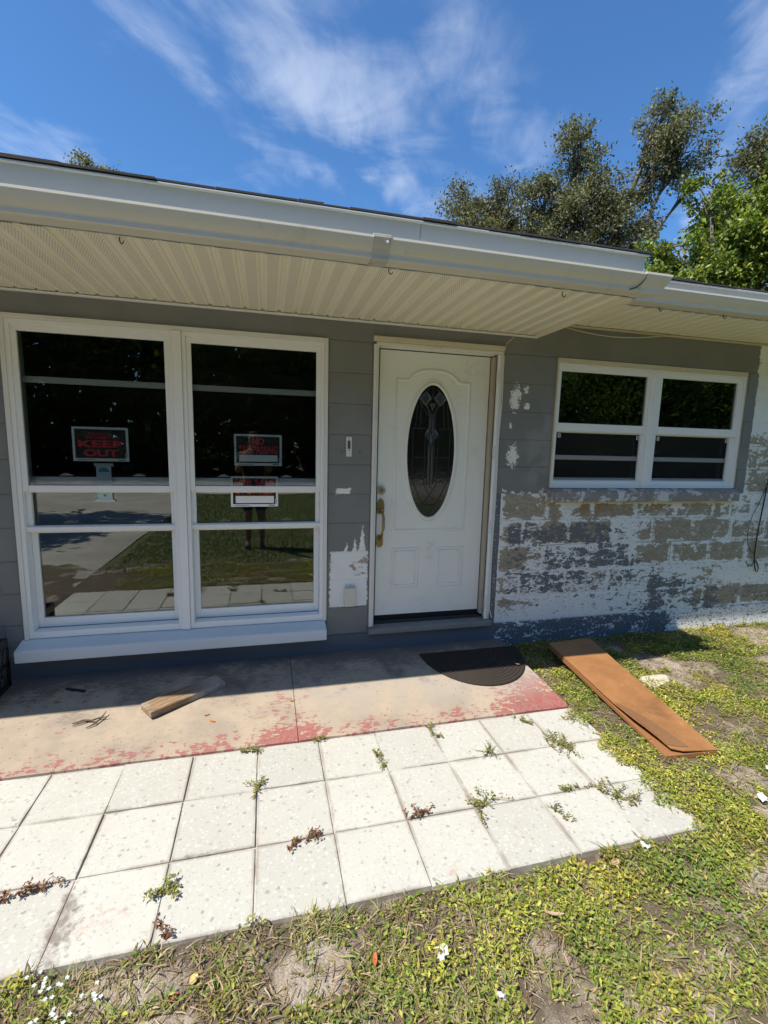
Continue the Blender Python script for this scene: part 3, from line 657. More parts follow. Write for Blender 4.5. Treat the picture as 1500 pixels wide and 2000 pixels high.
# front door ---------------------------------------------------------------
dr = part('front_door', house, (-3.5, .3, .2))
YD = .30
MB().box(-5.60, -1.535, YD, YD + .22, .50, 9.865).build('door_slab', DOORM, dr, bevel=.015)
MB().box(-5.70, -1.22, YD + .05, YD + .5, .2, 9.99).build('dark_recess', DARK, dr)
MB().box(-5.89, -5.80, -.07, .3, .22, 9.95).build('casing', TRIM, dr, bevel=.012)
MB().box(-5.795, -5.715, -.03, .45, .22, 9.93).build('jamb', TRIM, dr, bevel=.01)
MB().box(-5.91, -1.19, -.11, .3, 10.03, 10.2).build('head_casing', CREAM, dr, bevel=.02)
MB().box(-5.80, -1.21, -.06, .32, 9.93, 10.025).build('head_casing', TRIM, dr, bevel=.012)
MB().box(-5.715, -1.45, .16, .36, 9.90, 9.928).build('head_stop', VINYL, dr)
MB().box(-1.50, -1.385, .12, .42, .36, 9.86).build('weatherstrip', mat('tan_weatherstrip', worn((.50, .43, .33), .15, 12, .6)), dr, bevel=.02)
MB().box(-1.33, -1.215, -.07, .30, .22, 9.93).build('jamb', TRIM, dr, bevel=.012)
MB().box(-1.44, -1.345, -.13, -.05, .24, 9.90).build('hinge_rail', VINYL, dr, bevel=.015)
for hz in (9.15, 6.5, 3.75, .95):
    b = MB(); b.box(-1.475, -1.40, -.175, -.10, hz - .2, hz + .2); b.tube([(-1.44, -.18, hz - .24), (-1.44, -.18, hz + .24)], .03, 8); b.build('storm_hinge', WHITEP, dr, bevel=.01)
MB().tube([(-1.2, -.06, 9.96), (-1.14, -.07, 10.3), (-.85, -.05, 10.55)], .015, 4).build('loose_caulk', CREAM, dr)
MB().tube([(-1.19, -.04, 9.9), (-1.17, -.05, 8.3), (-1.22, -.04, 7.0), (-1.20, -.05, 5.0), (-1.23, -.04, 2.6), (-1.20, -.05, .6), (-1.12, -.12, .28)], .022, 4).build('loose_caulk', TRIM, dr)
MB().box(-5.70, -1.5, .22, YD + .02, .18, .30).build('threshold', mat('grimy_threshold', worn((.05, .045, .04), .3, 30, .7)), dr, bevel=.02)
cx, cz, rx, rzz = -3.665, 6.45, .865, 2.30
E = lambda k, n=72: [(cx + k[0] * math.cos(2 * math.pi * i / n), cz + k[1] * math.sin(2 * math.pi * i / n)) for i in range(n)]
glass = MB(); el = E((rx + .03, rzz + .03)); n = len(el)
glass.add([(a, YD - .012, b_) for a, b_ in el] + [(a, YD + .002, b_) for a, b_ in el], [tuple(range(n))] + [(i, n + i, n + (i + 1) % n, (i + 1) % n) for i in range(n)])
gl = glass.build('oval_glass', LEADGLASS, dr)
MB().ridge(E((rx + .07, rzz + .09)), .06, .075, YD).build('oval_frame', DOORM, dr, smooth=True)
MB().ridge(E((rx + .15, rzz + .20)), .035, .035, YD).build('oval_frame', DOORM, dr, smooth=True)
# came lines of the leaded glass
def inside(px, pz, k=.985): return ((px - cx) / rx) ** 2 + ((pz - cz) / rzz) ** 2 <= k
def clip(path, y, r, name, m, par):
    run = []; outp = []
    dense = []
    for (a, b_) in zip(path[:-1], path[1:]):
        for t in np.linspace(0, 1, 9)[:-1]: dense.append((a[0] + (b_[0] - a[0]) * t, a[1] + (b_[1] - a[1]) * t))
    dense.append(path[-1])
    for q_ in dense:
        if inside(*q_): run.append(q_)
        else:
            if len(run) > 1: outp.append(run)
            run = []
    if len(run) > 1: outp.append(run)
    if outp:
        b = MB()
        for r_ in outp: b.ridge(r_, r, .018, YD - .012, closed=False)
        b.build(name, m, par)
RX = lambda u: cx + u * rx
RZ = lambda v: cz + v * rzz
lines = [[(0, 1), (0, .83)], [(-.45, .9), (0, .48), (.45, .9)], [(-.27, .70), (0, .83), (.27, .70), (0, .55), (-.27, .70)], [(-.62, .80), (0, 1.02)], [(.62, .80), (0, 1.02)],
         [(-.62, .78), (-.30, .62), (.0, .48)], [(-.13, .6), (-.13, .36)], [(.13, .6), (.13, .36)], [(0, .5), (0, .2)], [(-.3, .28), (0, .10), (.3, .28), (.13, .38), (0, .28), (-.13, .38), (-.3, .28)],
         [(-.95, .36), (-.3, .36)], [(.3, .36), (.95, .36)], [(-.14, .16), (-.14, -.5)], [(.14, .16), (.14, -.5)], [(0, .1), (0, -.55)], [(-.28, .26), (-.28, -.5)], [(.28, .26), (.28, -.5)],
         [(-1, -.08), (1, -.08)], [(-1, -.38), (-.28, -.40)], [(.28, -.40), (1, -.38)], [(-.8, .36), (-.8, -.42)], [(.8, .36), (.8, -.42)], [(-.2, .03), (.2, .03)],
         [(-.28, -.5), (0, -.68), (.5, -.88)], [(.28, -.5), (0, -.68), (-.5, -.88)], [(-.8, -.42), (-.35, -.78), (0, -.95), (.35, -.78), (.8, -.42)], [(-.62, .78), (-.72, .36)], [(.62, .78), (.72, .36)],
         [(-.45, .9), (-.52, .36)], [(.45, .9), (.52, .36)], [(-.3, -.82), (.3, -.82)]]
for L_ in lines: clip([(RX(a), RZ(b_)) for a, b_ in L_], 0, .018, 'came', CAME, gl)
def bev(poly):
    c_ = (sum(p[0] for p in poly) / len(poly), sum(p[1] for p in poly) / len(poly)); n = len(poly); b = MB()
    o = [(RX(a), YD - .013, RZ(b_)) for a, b_ in poly]; i_ = [(RX(c_[0] + (a - c_[0]) * .6), YD - .03, RZ(c_[1] + (b_ - c_[1]) * .75)) for a, b_ in poly]
    b.add(o + i_, [(k, (k + 1) % n, n + (k + 1) % n, n + k) for k in range(n)] + [tuple(range(n, 2 * n))]); b.build('bevel_piece', BEVELGLASS, gl)
for pl in ([(-.25, .70), (0, .56), (0, .50), (-.38, .78)], [(0, .56), (.25, .70), (.38, .78), (0, .50)], [(-.12, .74), (.12, .74), (0, .62)], [(-.28, .28), (-.14, .36), (0, .26), (0, .12)], [(0, .26), (.14, .36), (.28, .28), (0, .12)],
           [(-.12, .12), (-.02, .12), (-.02, -.5), (-.12, -.5)], [(.02, .12), (.12, .12), (.12, -.5), (.02, -.5)], [(-.11, .56), (-.02, .48), (-.02, .3), (-.11, .36)], [(.02, .48), (.11, .56), (.11, .36), (.02, .3)],
           [(-.58, .80), (-.30, .93), (-.05, .82), (-.32, .70)], [(.05, .82), (.30, .93), (.58, .80), (.32, .70)]): bev(pl)
arch = [(-4.97, 3.63), (-2.30, 3.63), (-2.30, 8.90), (-2.72, 8.90)] + [(-2.80 - .86 * (1 - math.cos(t)) , 8.93 + .36 * math.sin(t)) for t in np.linspace(.15, math.pi / 2, 8)]
arch += [(-7.30 - a, b_) for a, b_ in arch[:3:-1]] + [(-4.55, 8.90), (-4.97, 8.90)]
MB().ridge(arch, .055, .045, YD).build('raised_moulding', DOORM, dr, smooth=True)
sh = [(-3.635 + (a + 3.635) * .88, 6.3 + (b_ - 6.3) * .94) for a, b_ in arch]
for x0, x1 in ((-5.0, -4.03), (-3.28, -2.30)):
    for k, w in ((0, .04), (.1, .025)): MB().ridge([(x0 + k, 1.52 + k), (x1 - k, 1.52 + k), (x1 - k, 2.97 - k), (x0 + k, 2.97 - k)], w, .035, YD).build('raised_moulding', DOORM, dr, smooth=True)
def disc(x, z, r, y0, y1, name, m, par, n=24):
    b = MB(); b.add([(x + r * math.cos(2 * math.pi * i / n), y, z + r * math.sin(2 * math.pi * i / n)) for y in (y0, y1) for i in range(n)], [tuple(range(n))] + [(i, n + i, n + (i + 1) % n, (i + 1) % n) for i in range(n)] + [tuple(range(n, 2 * n))[::-1]]); return b.build(name, m, par, bevel=.012)
disc(-5.475, 5.08, .155, YD - .09, YD, 'deadbolt', mat('worn_nickel', worn((.42, .40, .34), .2, 30, .4)), dr)
disc(-5.475, 5.08, .075, YD - .13, YD - .09, 'deadbolt_cylinder', BRASS, dr)
hp = [(-5.58, 4.25), (-5.36, 4.25), (-5.34, 4.35), (-5.34, 4.62), (-5.38, 4.74), (-5.47, 4.80), (-5.56, 4.74), (-5.60, 4.62), (-5.60, 4.35)]
hn = MB().exty([(a, b_) for a, b_ in hp][::-1], YD - .06, YD).build('handle', BRASS, dr, bevel=.015)
MB().tube([(-5.47, YD - .05, 4.36), (-5.46, YD - .28, 4.34), (-5.44, YD - .36, 4.15), (-5.44, YD - .36, 3.8), (-5.47, YD - .28, 3.5), (-5.48, YD - .10, 3.32)], [.03, .04, .055, .06, .05, .04], 8).build('grip', BRASS, hn, smooth=True)
MB().tube([(-5.47, YD - .06, 4.33), (-5.47, YD - .2, 4.42), (-5.46, YD - .3, 4.44)], [.04, .05, .06], 8).build('thumb_latch', BRASS, hn, smooth=True)
lp = [(-5.54, 3.05), (-5.42, 3.05), (-5.36, 3.15), (-5.36, 3.40), (-5.42, 3.50), (-5.54, 3.50), (-5.60, 3.40), (-5.60, 3.15)]
MB().exty(lp[::-1], YD - .05, YD).build('handle_foot', BRASS, dr, bevel=.012)

# ------------------------------------------------------------------ patio and tile path
patio = bpy.data.objects.new('patio', None); COL.objects.link(patio); place(patio, None, (-10, -2.2, -1)); tag(patio, 'concrete patio with flaking red paint along the house', None, None, 'structure')
def slab(x0, x1, ragged=False):
    b = MB(); top = []
    front = -4.40
    xs = np.linspace(x0, x1, max(3, int((x1 - x0) * 2)))
    V = []; F = []
    for k, xx in enumerate(xs):
        fy = front + .03 * mnoise.noise(Vector((xx * 1.3, 0, 5)))
        for yy in (-.04, fy + .04, fy): V.append((xx, yy, zslab(yy) - (.03 if yy == fy else 0)))
        V.append((xx, fy, -1.3)); V.append((xx, -.04, -1.3))
    for k in range(len(xs) - 1):
        a = k * 5
        for j in range(5): F.append((a + j, a + (j + 1) % 5, a + 5 + (j + 1) % 5, a + 5 + j))
    F.append((0, 1, 2, 3, 4)[::-1]); F.append(tuple(5 * (len(xs) - 1) + j for j in range(5)))
    b.add(V, [f[::-1] for f in F])
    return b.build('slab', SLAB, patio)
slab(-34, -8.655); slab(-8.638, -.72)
path = bpy.data.objects.new('paved_path', None); COL.objects.link(path); place(path, None, (-9, -6.7, -1)); tag(path, 'path of three rows of white terrazzo tiles in front of the patio', None, None, 'structure')
tmesh = {}
def tilemesh(v):
    if v not in tmesh:
        r = random.Random(v); s = .75 - .012; b = MB(); j = lambda: r.uniform(-.012, .012)
        c = .008
        top = [(-s + c + j(), -s + c + j()), (s - c + j(), -s + c + j()), (s - c + j(), s - c + j()), (-s + c + j(), s - c + j())]
        mid = [(x + (c if x > 0 else -c), y + (c if y > 0 else -c)) for x, y in top]
        V = [(x, y, 0) for x, y in top] + [(x, y, -c) for x, y in mid] + [(x, y, -.22) for x, y in mid]
        b.add(V, [(0, 1, 2, 3)] + [(4 + i, 4 + (i + 1) % 4, (i + 1) % 4, i) for i in range(4)] + [(8 + i, 8 + (i + 1) % 4, 4 + (i + 1) % 4, 4 + i) for i in range(4)] + [(11, 10, 9, 8)])
        me = bpy.data.meshes.new('tile'); me.from_pydata([(x * U, y * U, z * U) for x, y, z in b.v], [], b.f); me.update(); me.materials.append(TILE); tmesh[v] = me
    return tmesh[v]
for i in range(-3, 9):
    for k in range(3):
        o = bpy.data.objects.new('tile', tilemesh(random.randrange(5))); COL.objects.link(o)
        place(o, path, (-14.148 + 1.5 * i + .75, -4.442 - 1.5 * k - .75, -.93 + random.uniform(-.012, .012)))
        o.rotation_euler = (random.uniform(-.006, .006), random.uniform(-.006, .006), random.uniform(-.006, .006))
def fn_bed(g):
    P = g.pos(); n = g.noise(P, 9, 6, .65); f = g.noise(P, 120, 4, .6)
    return {'Base Color': g.mix(n.step(.35, .65), (.24, .21, .18), (.46, .43, .38)), 'Roughness': .95, 'Normal': g.bump(f, .7, .004)}
MB().box(-18.65, -.72, -8.92, -4.41, -1.3, -.962).build('mortar_bed', mat('dirty_joint', fn_bed), path)

# ------------------------------------------------------------------ signs in the window
def text(body, x, z, w, h, y, name, m, parent, bold=.0):
    cu = bpy.data.curves.new(name, 'FONT'); cu.body = body; cu.align_x = 'LEFT'; cu.size = 1; cu.extrude = .004; cu.offset = bold; cu.resolution_u = 3
    tmp = bpy.data.objects.new('tmp_text', cu); COL.objects.link(tmp)
    dg = bpy.context.evaluated_depsgraph_get(); me = bpy.data.meshes.new_from_object(tmp.evaluated_get(dg)); bpy.data.objects.remove(tmp)
    v = np.array([q.co[:] for q in me.vertices]); lo, hi = v.min(0), v.max(0); sp = hi - lo
    nv = np.stack([((v[:, 0] - lo[0]) / sp[0] - .5) * w * U, -(v[:, 2] - lo[2]) * .25 * U, (v[:, 1] - lo[1]) / sp[1] * h * U], 1)
    me.vertices.foreach_set('co', nv.ravel()); me.update(); me.name = name
    return link(name, me, m, parent, (x, y, z))
def sign(name, x0, x1, z0, z1, y, label, rows, blank=None, tilt=0):
    t = thing(name, ((x0 + x1) / 2, y, z0), label, 'sign')
    W, H = x1 - x0, z1 - z0; A = lambda u: x0 + u * W; Bz = lambda v: z0 + v * H
    MB().box(x0, x1, y, y + .012, z0, z1).build('white_border', SIGNWHITE, t)
    MB().box(A(.045), A(.955), y - .004, y - .001, Bz(.085), Bz(.935)).build('black_panel', SIGNBLACK, t)
    for body, u, v, w, h, bold in rows: text(body, A(u), Bz(v), w * W, h * H, y - .006, 'lettering', SIGNRED, t, bold)
    if blank: 
        b = MB(); r = .02
        MB().box(A(blank[0]), A(blank[1]), y - .0075, y - .0045, Bz(blank[2]), Bz(blank[3])).build('blank_strip', SIGNWHITE, t, bevel=.03)
    MB().box(A(.935), A(.975), y - .0085, y - .005, Bz(.09), Bz(.25)).build('barcode_label', SIGNWHITE, t)
    b = MB()
    for k in range(7): b.box(A(.94), A(.97), y - .0105, y - .009, Bz(.10 + .02 * k), Bz(.111 + .02 * k))
    b.build('barcode', SIGNINK, t)
    b = MB(); b.box(A(.80), A(.93), y - .004, y - .002, Bz(.03), Bz(.055)); b.box(A(.08), A(.40), y - .004, y - .002, Bz(.036), Bz(.05)); b.build('small_print', SIGNINK, t)
    return t
sign('private_property_sign', -14.97, -13.45, 5.96, 6.98, .30, 'black KEEP OUT sign with white border in the left pane, nothing blank on it',
     [('PRIVATE', .5, .76, .42, .075, .0), ('PROPERTY', .5, .65, .50, .08, .0), ('KEEP', .5, .41, .80, .20, .035), ('OUT', .5, .14, .62, .21, .035)])
sign('no_trespassing_sign', -10.37, -8.87, 5.89, 6.90, .30, 'NO TRESPASSING sign hanging above the FOR SALE sign', [('NO', .5, .665, .25, .235, .03), ('TRESPASSING', .5, .385, .82, .25, .012)], (.10, .91, .13, .345))
sign('for_sale_sign', -10.50, -9.0, 4.54, 5.54, .30, 'FOR SALE BY OWNER sign half hidden behind the white rail', [('FOR SALE', .5, .69, .84, .22, .025), ('BY OWNER', .5, .415, .76, .21, .025)], (.10, .91, .12, .355))
t = thing('paper_hanger', (-14.16, .31, 4.72), 'narrow blue grey paper strip hanging under the KEEP OUT sign', 'paper notice')
MB().box(-14.38, -13.97, .305, .315, 4.78, 5.85).build('paper_strip', PAPERM, t)
MB().box(-14.43, -13.90, .295, .304, 5.80, 5.90).build('top_tape', mat('clear_tape', color=(.45, .45, .41), rough=.35), t)
MB().hexa([(-14.50, .29, 4.72), (-13.86, .29, 4.72), (-13.86, .304, 4.72), (-14.50, .304, 4.72)], [(-14.40, .29, 4.80), (-13.95, .29, 4.80), (-13.95, .304, 4.80), (-14.40, .304, 4.80)]).build('bottom_flap', mat('flap_card', color=(.62, .60, .50), rough=.6), t)
b = MB(); pts = [(-14.33 + .31 * (1 - math.cos(a)) / 2, 5.64 + .13 * math.sin(a)) for a in np.linspace(0, math.pi, 12)]
b.exty(pts[::-1], .300, .304); b.build('teal_logo', TEAL, t)
MB().box(-14.37, -13.98, .300, .304, 4.82, 5.06).build('blue_picture', PALEBLUE, t)
disc(-14.175, 4.92, .04, .296, .2995, 'teal_dot', TEAL, t, 12)

# ------------------------------------------------------------------ fittings on the wall
t = thing('doorbell_bracket', (-6.68, -.03, 6.25), 'small white doorbell back plate with dark battery slot on the pier', 'doorbell plate')
b = MB(); b.ring(-6.775, -6.585, 6.25, 6.91, .045, -.035, -.001, wb=.26, wt=.125); b.build('plate', WHITEP, t, bevel=.01)
MB().box(-6.73, -6.63, -.015, -.001, 6.51, 6.785).build('battery_slot', mat('slot_grey', color=(.09, .095, .095), rough=.6), t)
disc(-6.68, 6.845, .018, -.038, -.0345, 'screw', DARK, t, 10); disc(-6.68, 6.46, .02, -.038, -.0345, 'screw', DARK, t, 10); MB().ring(-6.705, -6.655, 6.30, 6.40, .015, -.038, -.0352).build('clip_mark', ALU, t)
for hx in (-6.91, -6.31): disc(hx, 6.42, .022, -.012, -.005, 'screw_hole', DARK, wall, 10)
t = thing('cable_box', (-6.58, -.1, 1.06), 'small beige plastic cover box screwed low on the pier by the door', 'junction box')
MB().box(-6.78, -6.39, -.22, -.006, 1.07, 1.73).build('cover', BEIGEP, t, bevel=.03); MB().box(-6.74, -6.43, -.10, -.006, 1.73, 1.79).build('back_plate', BEIGEP, t, bevel=.01)
b = MB(); b.tube([(11.68, -.05, 6.3), (11.69, -.06, 5.65), (11.62, -.05, 4.6), (11.50, -.06, 3.4), (11.47, -.06, 2.7), (11.50, -.06, 2.1), (11.58, -.07, 1.75), (11.64, -.09, 1.55), (11.74, -.08, 1.53), (11.80, -.07, 1.65), (11.74, -.06, 1.85), (11.62, -.05, 2.0)], .026, 6)
b.tube([(11.66, -.05, 5.3), (11.4, -.05, 4.7), (11.05, -.06, 4.0), (10.92, -.06, 3.3), (11.0, -.06, 2.8), (11.25, -.06, 2.45), (11.46, -.06, 2.35)], .014, 5)
b.tube([(11.1, -.03, 2.0), (11.2, -.05, 1.82), (11.4, -.06, 1.78), (11.5, -.06, 2.0)], .016, 5)
tag(b.build('cable', BLACK, smooth=True), 'thin black cable looping down the peeling wall at the far right', 'cable')
b = MB(); b.tube([(x_, -.16, 11.10 - .26 * math.sin((x_ - .5) / 5.2 * math.pi) ** 1 if x_ < 5.7 else 11.08) for x_ in np.linspace(.5, 5.7, 16)], .018, 5)
tag(b.build('loose_trim_strip', CREAM, smooth=True), 'thin cream strip sagging below the right soffit above the far window', 'trim strip')

# ------------------------------------------------------------------ loose things on the patio
def fn_plank(g):
    P = g.new('ShaderNodeTexCoord', 'Object'); x, y, z = g.xyz(P); q = g.vec(x * 2.0, y * 30, z * 30)
    n = g.noise(q, 4, 6, .6, .6); m = g.noise(P, 9, 5, .6); k = g.noise(q, 14, 4, .6)
    c = g.mix(n.step(.35, .65), (.34, .22, .115), (.13, .09, .055)); c = g.mix(m.step(.50, .66) * .65, c, (.33, .30, .26)); c = g.mix(k.step(.58, .68) * .8, c, (.03, .024, .018))
    c = g.mix((x + (m - .5) * .12).step(-.05, .2) * .38, c, (.40, .40, .39))
    return {'Base Color': c, 'Roughness': .9, 'Normal': g.bump(n + k, .6, .002)}
PL = mat('weathered_wood', fn_plank)
def place_rot(o, rz, rx=0, ry=0): o.rotation_euler = (rx, ry, rz)
b = MB().box(-1.12, 1.12, -.30, .30, 0, .19); o = b.build('wood_plank', PL, origin=(0, 0, 0), bevel=.025)
o.location = Vector((-11.70, -2.02, zslab(-2.0) + .005)) * U; place_rot(o, math.radians(36), math.radians(1.5), 0)
tag(o, 'short weathered offcut of lumber lying half in shade on the patio', 'wood plank')
def fn_board(g):
    P = g.pos(); n = g.noise(P, 4, 6, .6); f = g.noise(P, 160, 3, .7); s = g.noise(P, 20, 6, .65)
    c = g.mix(n.step(.35, .65), (.34, .165, .062), (.26, .12, .043)); c = g.mix(f.step(.45, .75) * .45, c, (.15, .06, .022)); c = g.mix(s.step(.60, .74) * .5, c, (.46, .30, .18)); c = g.mix(g.noise(P, 2.3, 7, .65, .8).step(.50, .60) * .38, c, (.13, .06, .028))
    return {'Base Color': c, 'Roughness': .55, 'Normal': g.bump(f, .25, .001)}
BRD = mat('brown_fibreboard', fn_board)
BRDD = mat('dark_soaked_board', worn((.22, .11, .05), .35, 20, .5, (.34, .22, .15), .4))
t = thing('fibreboard_shelf', (1.2, -4, -1), 'long brown fibreboard plank with a split corner lying in the weeds', 'board')
FL, FR, NR, NL = (.74, -1.12, -.46), (2.62, -.95, -.47), (1.66, -7.15, -.78), (.24, -6.98, -.76)
top = [NL, NR, FR, FL]; dz = .20
def lerp(a, b_, s): return tuple(a[i] + (b_[i] - a[i]) * s for i in range(3))
core_b = [(x_, y_, z_ - dz) for x_, y_, z_ in top]; core_t = [(x_, y_, z_ - .035) for x_, y_, z_ in top]
core_t[0] = (NL[0], NL[1], NL[2] - .11)
MB().hexa(core_b, core_t).build('core', mat('board_edge', worn((.27, .12, .045), .3, 25, .7, (.10, .045, .02), .5)), t, bevel=.008)
sk = MB(); V = []; ns = 14; nw = 6
for i in range(ns + 1):
    s = i / ns
    for j in range(nw + 1):
        w = j / nw; p_ = lerp(lerp(NL, FL, s), lerp(NR, FR, s), w)
        lift = max(0, 1 - s / .36) * max(0, 1 - w / .8); bulge = .10 * math.sin(min(1, s / .36) * math.pi) * max(0, 1 - w * 1.2)
        ins = .22 * max(0, .22 - s) / .22 * max(0, 1 - w * 3)
        V.append((p_[0] + ins, p_[1] + ins * .4, p_[2] + bulge * .8 + lift * .02 + .008 * mnoise.noise(Vector((s * 9, w * 5, 0)))))
Fq = [(i * (nw + 1) + j, i * (nw + 1) + j + 1, (i + 1) * (nw + 1) + j + 1, (i + 1) * (nw + 1) + j) for i in range(ns) for j in range(nw)]
nV = len(V); sk.add(V + [(x_, y_, z_ - .022) for x_, y_, z_ in V], Fq + [tuple(nV + k for k in f[::-1]) for f in Fq])
bd = [j for j in range(nw + 1)] + [i * (nw + 1) + nw for i in range(1, ns + 1)] + [ns * (nw + 1) + j for j in range(nw - 1, -1, -1)] + [i * (nw + 1) for i in range(ns - 1, 0, -1)]
sk.f += [(bd[k], nV + bd[k], nV + bd[(k + 1) % len(bd)], bd[(k + 1) % len(bd)]) for k in range(len(bd))]
sk.build('face_sheet', BRD, t, smooth=False)
fl = MB(); V = []
for i in range(7):
    s = .02 + .33 * i / 6
    for j in range(4):
        w = .02 + (.46 * (1 - i / 6.0) ** .8 + .02) * j / 3; p_ = lerp(lerp(NL, FL, s), lerp(NR, FR, s), w)
        bulge = .10 * math.sin(min(1, s / .36) * math.pi) * max(0, 1 - w * 1.2); ins = .22 * max(0, .22 - s) / .22 * max(0, 1 - w * 3)
        V.append((p_[0] + ins, p_[1] + ins * .4, p_[2] + bulge * .8 + max(0, 1 - s / .36) * max(0, 1 - w / .8) * .02 + .014))
fl.add(V, [(i * 4 + j, i * 4 + j + 1, (i + 1) * 4 + j + 1, (i + 1) * 4 + j) for i in range(6) for j in range(3)]); fl.build('soaked_patch', BRDD, t)
# half-round doormat with ribs
MATM = mat('dark_ribbed_rubber', worn((.026, .018, .013), .3, 30, .75, (.07, .05, .035), .35))
t = thing('doormat', (-2.35, -1.7, -.7), 'half round dark brown ribbed doormat below the front door', 'doormat')
HM = lambda k, n=40: [(-2.33 + 1.86 * k * math.cos(a), -.80 - 2.28 * k * math.sin(a)) for a in np.linspace(0, math.pi, n)]
b = MB(); hp_ = HM(1); n = len(hp_); b.add([(a, y_, zslab(y_) + .05) for a, y_ in hp_] + [(a, y_, zslab(y_) + .004) for a, y_ in hp_], [tuple(range(n))[::-1]] + [(i, (i + 1) % n, n + (i + 1) % n, n + i) for i in range(n)])
b.build('mat_base', MATM, t)
for k in np.linspace(.985, .18, 15):
    b = MB(); pth = [(a, y_, zslab(y_) + .05) for a, y_ in HM(k)]; b.tube(pth, .022, 5); b.build('rib', MATM, t, smooth=True)
# black crate at the left edge
t = thing('milk_crate', (-17.6, -1.2, -.7), 'black plastic crate standing at the left edge of the patio', 'crate')
cx0, cx1, cy0, cy1, cz0, cz1 = -18.35, -16.72, -1.95, -.42, zslab(-1.2), .84
b = MB(); b.box(cx0, cx1, cy0, cy0 + .09, cz1 - .28, cz1); b.box(cx0, cx1, cy1 - .09, cy1, cz1 - .28, cz1); b.box(cx1 - .09, cx1, cy0 + .09, cy1 - .09, cz1 - .28, cz1); b.box(cx0, cx0 + .09, cy0 + .09, cy1 - .09, cz1 - .28, cz1); b.build('rim', BLACK, t, bevel=.02)
b = MB()
for z0_, z1_ in ((cz0, cz0 + .2), (.02, .14)):
    b.box(cx0, cx1, cy0, cy0 + .09, z0_, z1_); b.box(cx0, cx1, cy1 - .09, cy1, z0_, z1_); b.box(cx1 - .09, cx1, cy0 + .09, cy1 - .09, z0_, z1_); b.box(cx0, cx0 + .09, cy0 + .09, cy1 - .09, z0_, z1_)
b.build('band', BLACK, t)
for xx in (cx0, cx1 - .12):
    for yy in (cy0, cy1 - .12): MB().box(xx, xx + .12, yy, yy + .12, cz0, cz1 - .28).build('corner_post', BLACK, t)
for k in range(7):
    f_ = .14 + .19 * k
    for s_ in (-1, 1):
        b = MB(); y_ = cy0 + f_; b.tube([(cx1 - .045, y_, cz0 + .1), (cx1 - .045, min(cy1 - .1, max(cy0 + .1, y_ + s_ * .35)), cz1 - .2)], .03, 4); b.build('lattice_bar', BLACK, t); b = MB(); x_ = cx0 + f_ + .05
        b.tube([(x_, cy0 + .045, cz0 + .1), (min(cx1 - .1, max(cx0 + .1, x_ + s_ * .35)), cy0 + .045, cz1 - .2)], .03, 4); b.build('lattice_bar', BLACK, t)
MB().box(cx0 + .1, cx1 - .1, cy0 + .1, cy1 - .1, cz0, cz0 + .08).build('floor_grid', BLACK, t)
o = MB().box(cx0 + .3, cx1 - .35, cy0 + .3, cy1 - .4, cz0 + .085, .35).build('paper_bag', mat('bag_paper', worn((.42, .44, .42), .3, 14, .7)), bevel=.06); tag(o, 'pale grey bundle inside the black crate', 'bundle')
# twigs, strip, dead leaves, scraps
TW = mat('twig_bark', worn((.11, .085, .06), .4, 50, .9, (.04, .03, .02), .5))
b = MB(); z_ = zslab(-2.7) + .03
b.tube([(-14.35, -2.72, z_), (-14.12, -2.66, z_ + .03), (-13.9, -2.72, z_ + .03), (-13.66, -2.6, z_ + .05)], [.012, .028, .026, .012], 5); b.tube([(-14.3, -2.85, z_), (-14.05, -2.72, z_ + .02), (-13.98, -2.68, z_ + .04)], [.01, .02, .022], 5)
b.tube([(-13.95, -2.98, z_ - .01), (-13.78, -2.88, z_ + .02), (-13.68, -2.66, z_ + .05), (-13.62, -2.45, z_ + .1)], [.012, .024, .025, .008], 5); b.tube([(-13.9, -2.72, z_ + .03), (-13.75, -2.83, z_ + .02)], [.02, .01], 4); b.tube([(-13.68, -2.66, z_ + .05), (-13.5, -2.66, z_ + .07)], [.018, .006], 4)
tag(b.build('twig', TW, smooth=True), 'dry forked twig on the sunlit patio below the left window', 'twig')
o = MB().box(-.32, .32, -.05, .05, 0, .03).build('dark_strip', DARK, origin=(0, 0, 0), bevel=.008); o.location = Vector((-14.84, -1.05, zslab(-1.05) + .004)) * U; place_rot(o, -.42); tag(o, 'black strip of plastic lying in the shade near the crate', 'strip')
def curled(name, x_, y_, z_, L_, W_, col, label, cat='leaf', rot=0, group=None, curl=.25):
    b = MB(); V = []; n = 6; curl *= .5; L_ *= .72; W_ *= .62
    for i in range(n + 1):
        s = i / n; w = W_ * math.sin(math.pi * (.06 + .9 * s)) ** .8; a = rot; zz = curl * L_ * (2 * s - 1) ** 2
        for q_ in (-1, 0, 1):
            dx, dy = (s - .5) * L_, q_ * w * .5
            V.append((x_ + dx * math.cos(a) - dy * math.sin(a), y_ + dx * math.sin(a) + dy * math.cos(a), z_ + zz + abs(q_) * w * .25 + .01))
    b.add(V, [(i * 3 + j, i * 3 + j + 1, (i + 1) * 3 + j + 1, (i + 1) * 3 + j) for i in range(n) for j in range(2)])
    o = b.build(name, mat('litter_%02d%02d%02d' % tuple(int(v * 99) for v in col), worn(col, .2, 60, .7)), smooth=True); return tag(o, label, cat, group)
curled('dead_leaf', -11.02, -2.95, zslab(-3), .22, .1, (.42, .15, .03), 'small orange dead leaf on the patio nearest the plank', rot=.5)
curled('dead_leaf', -10.85, -3.25, zslab(-3.3), .24, .13, (.48, .17, .03), 'orange dead leaf on the patio nearer the tiles', rot=-.6)
curled('dead_leaf', -8.72, -2.72, zslab(-2.7), .18, .1, (.40, .20, .06), 'tan dead leaf beside the patio joint', rot=.4)
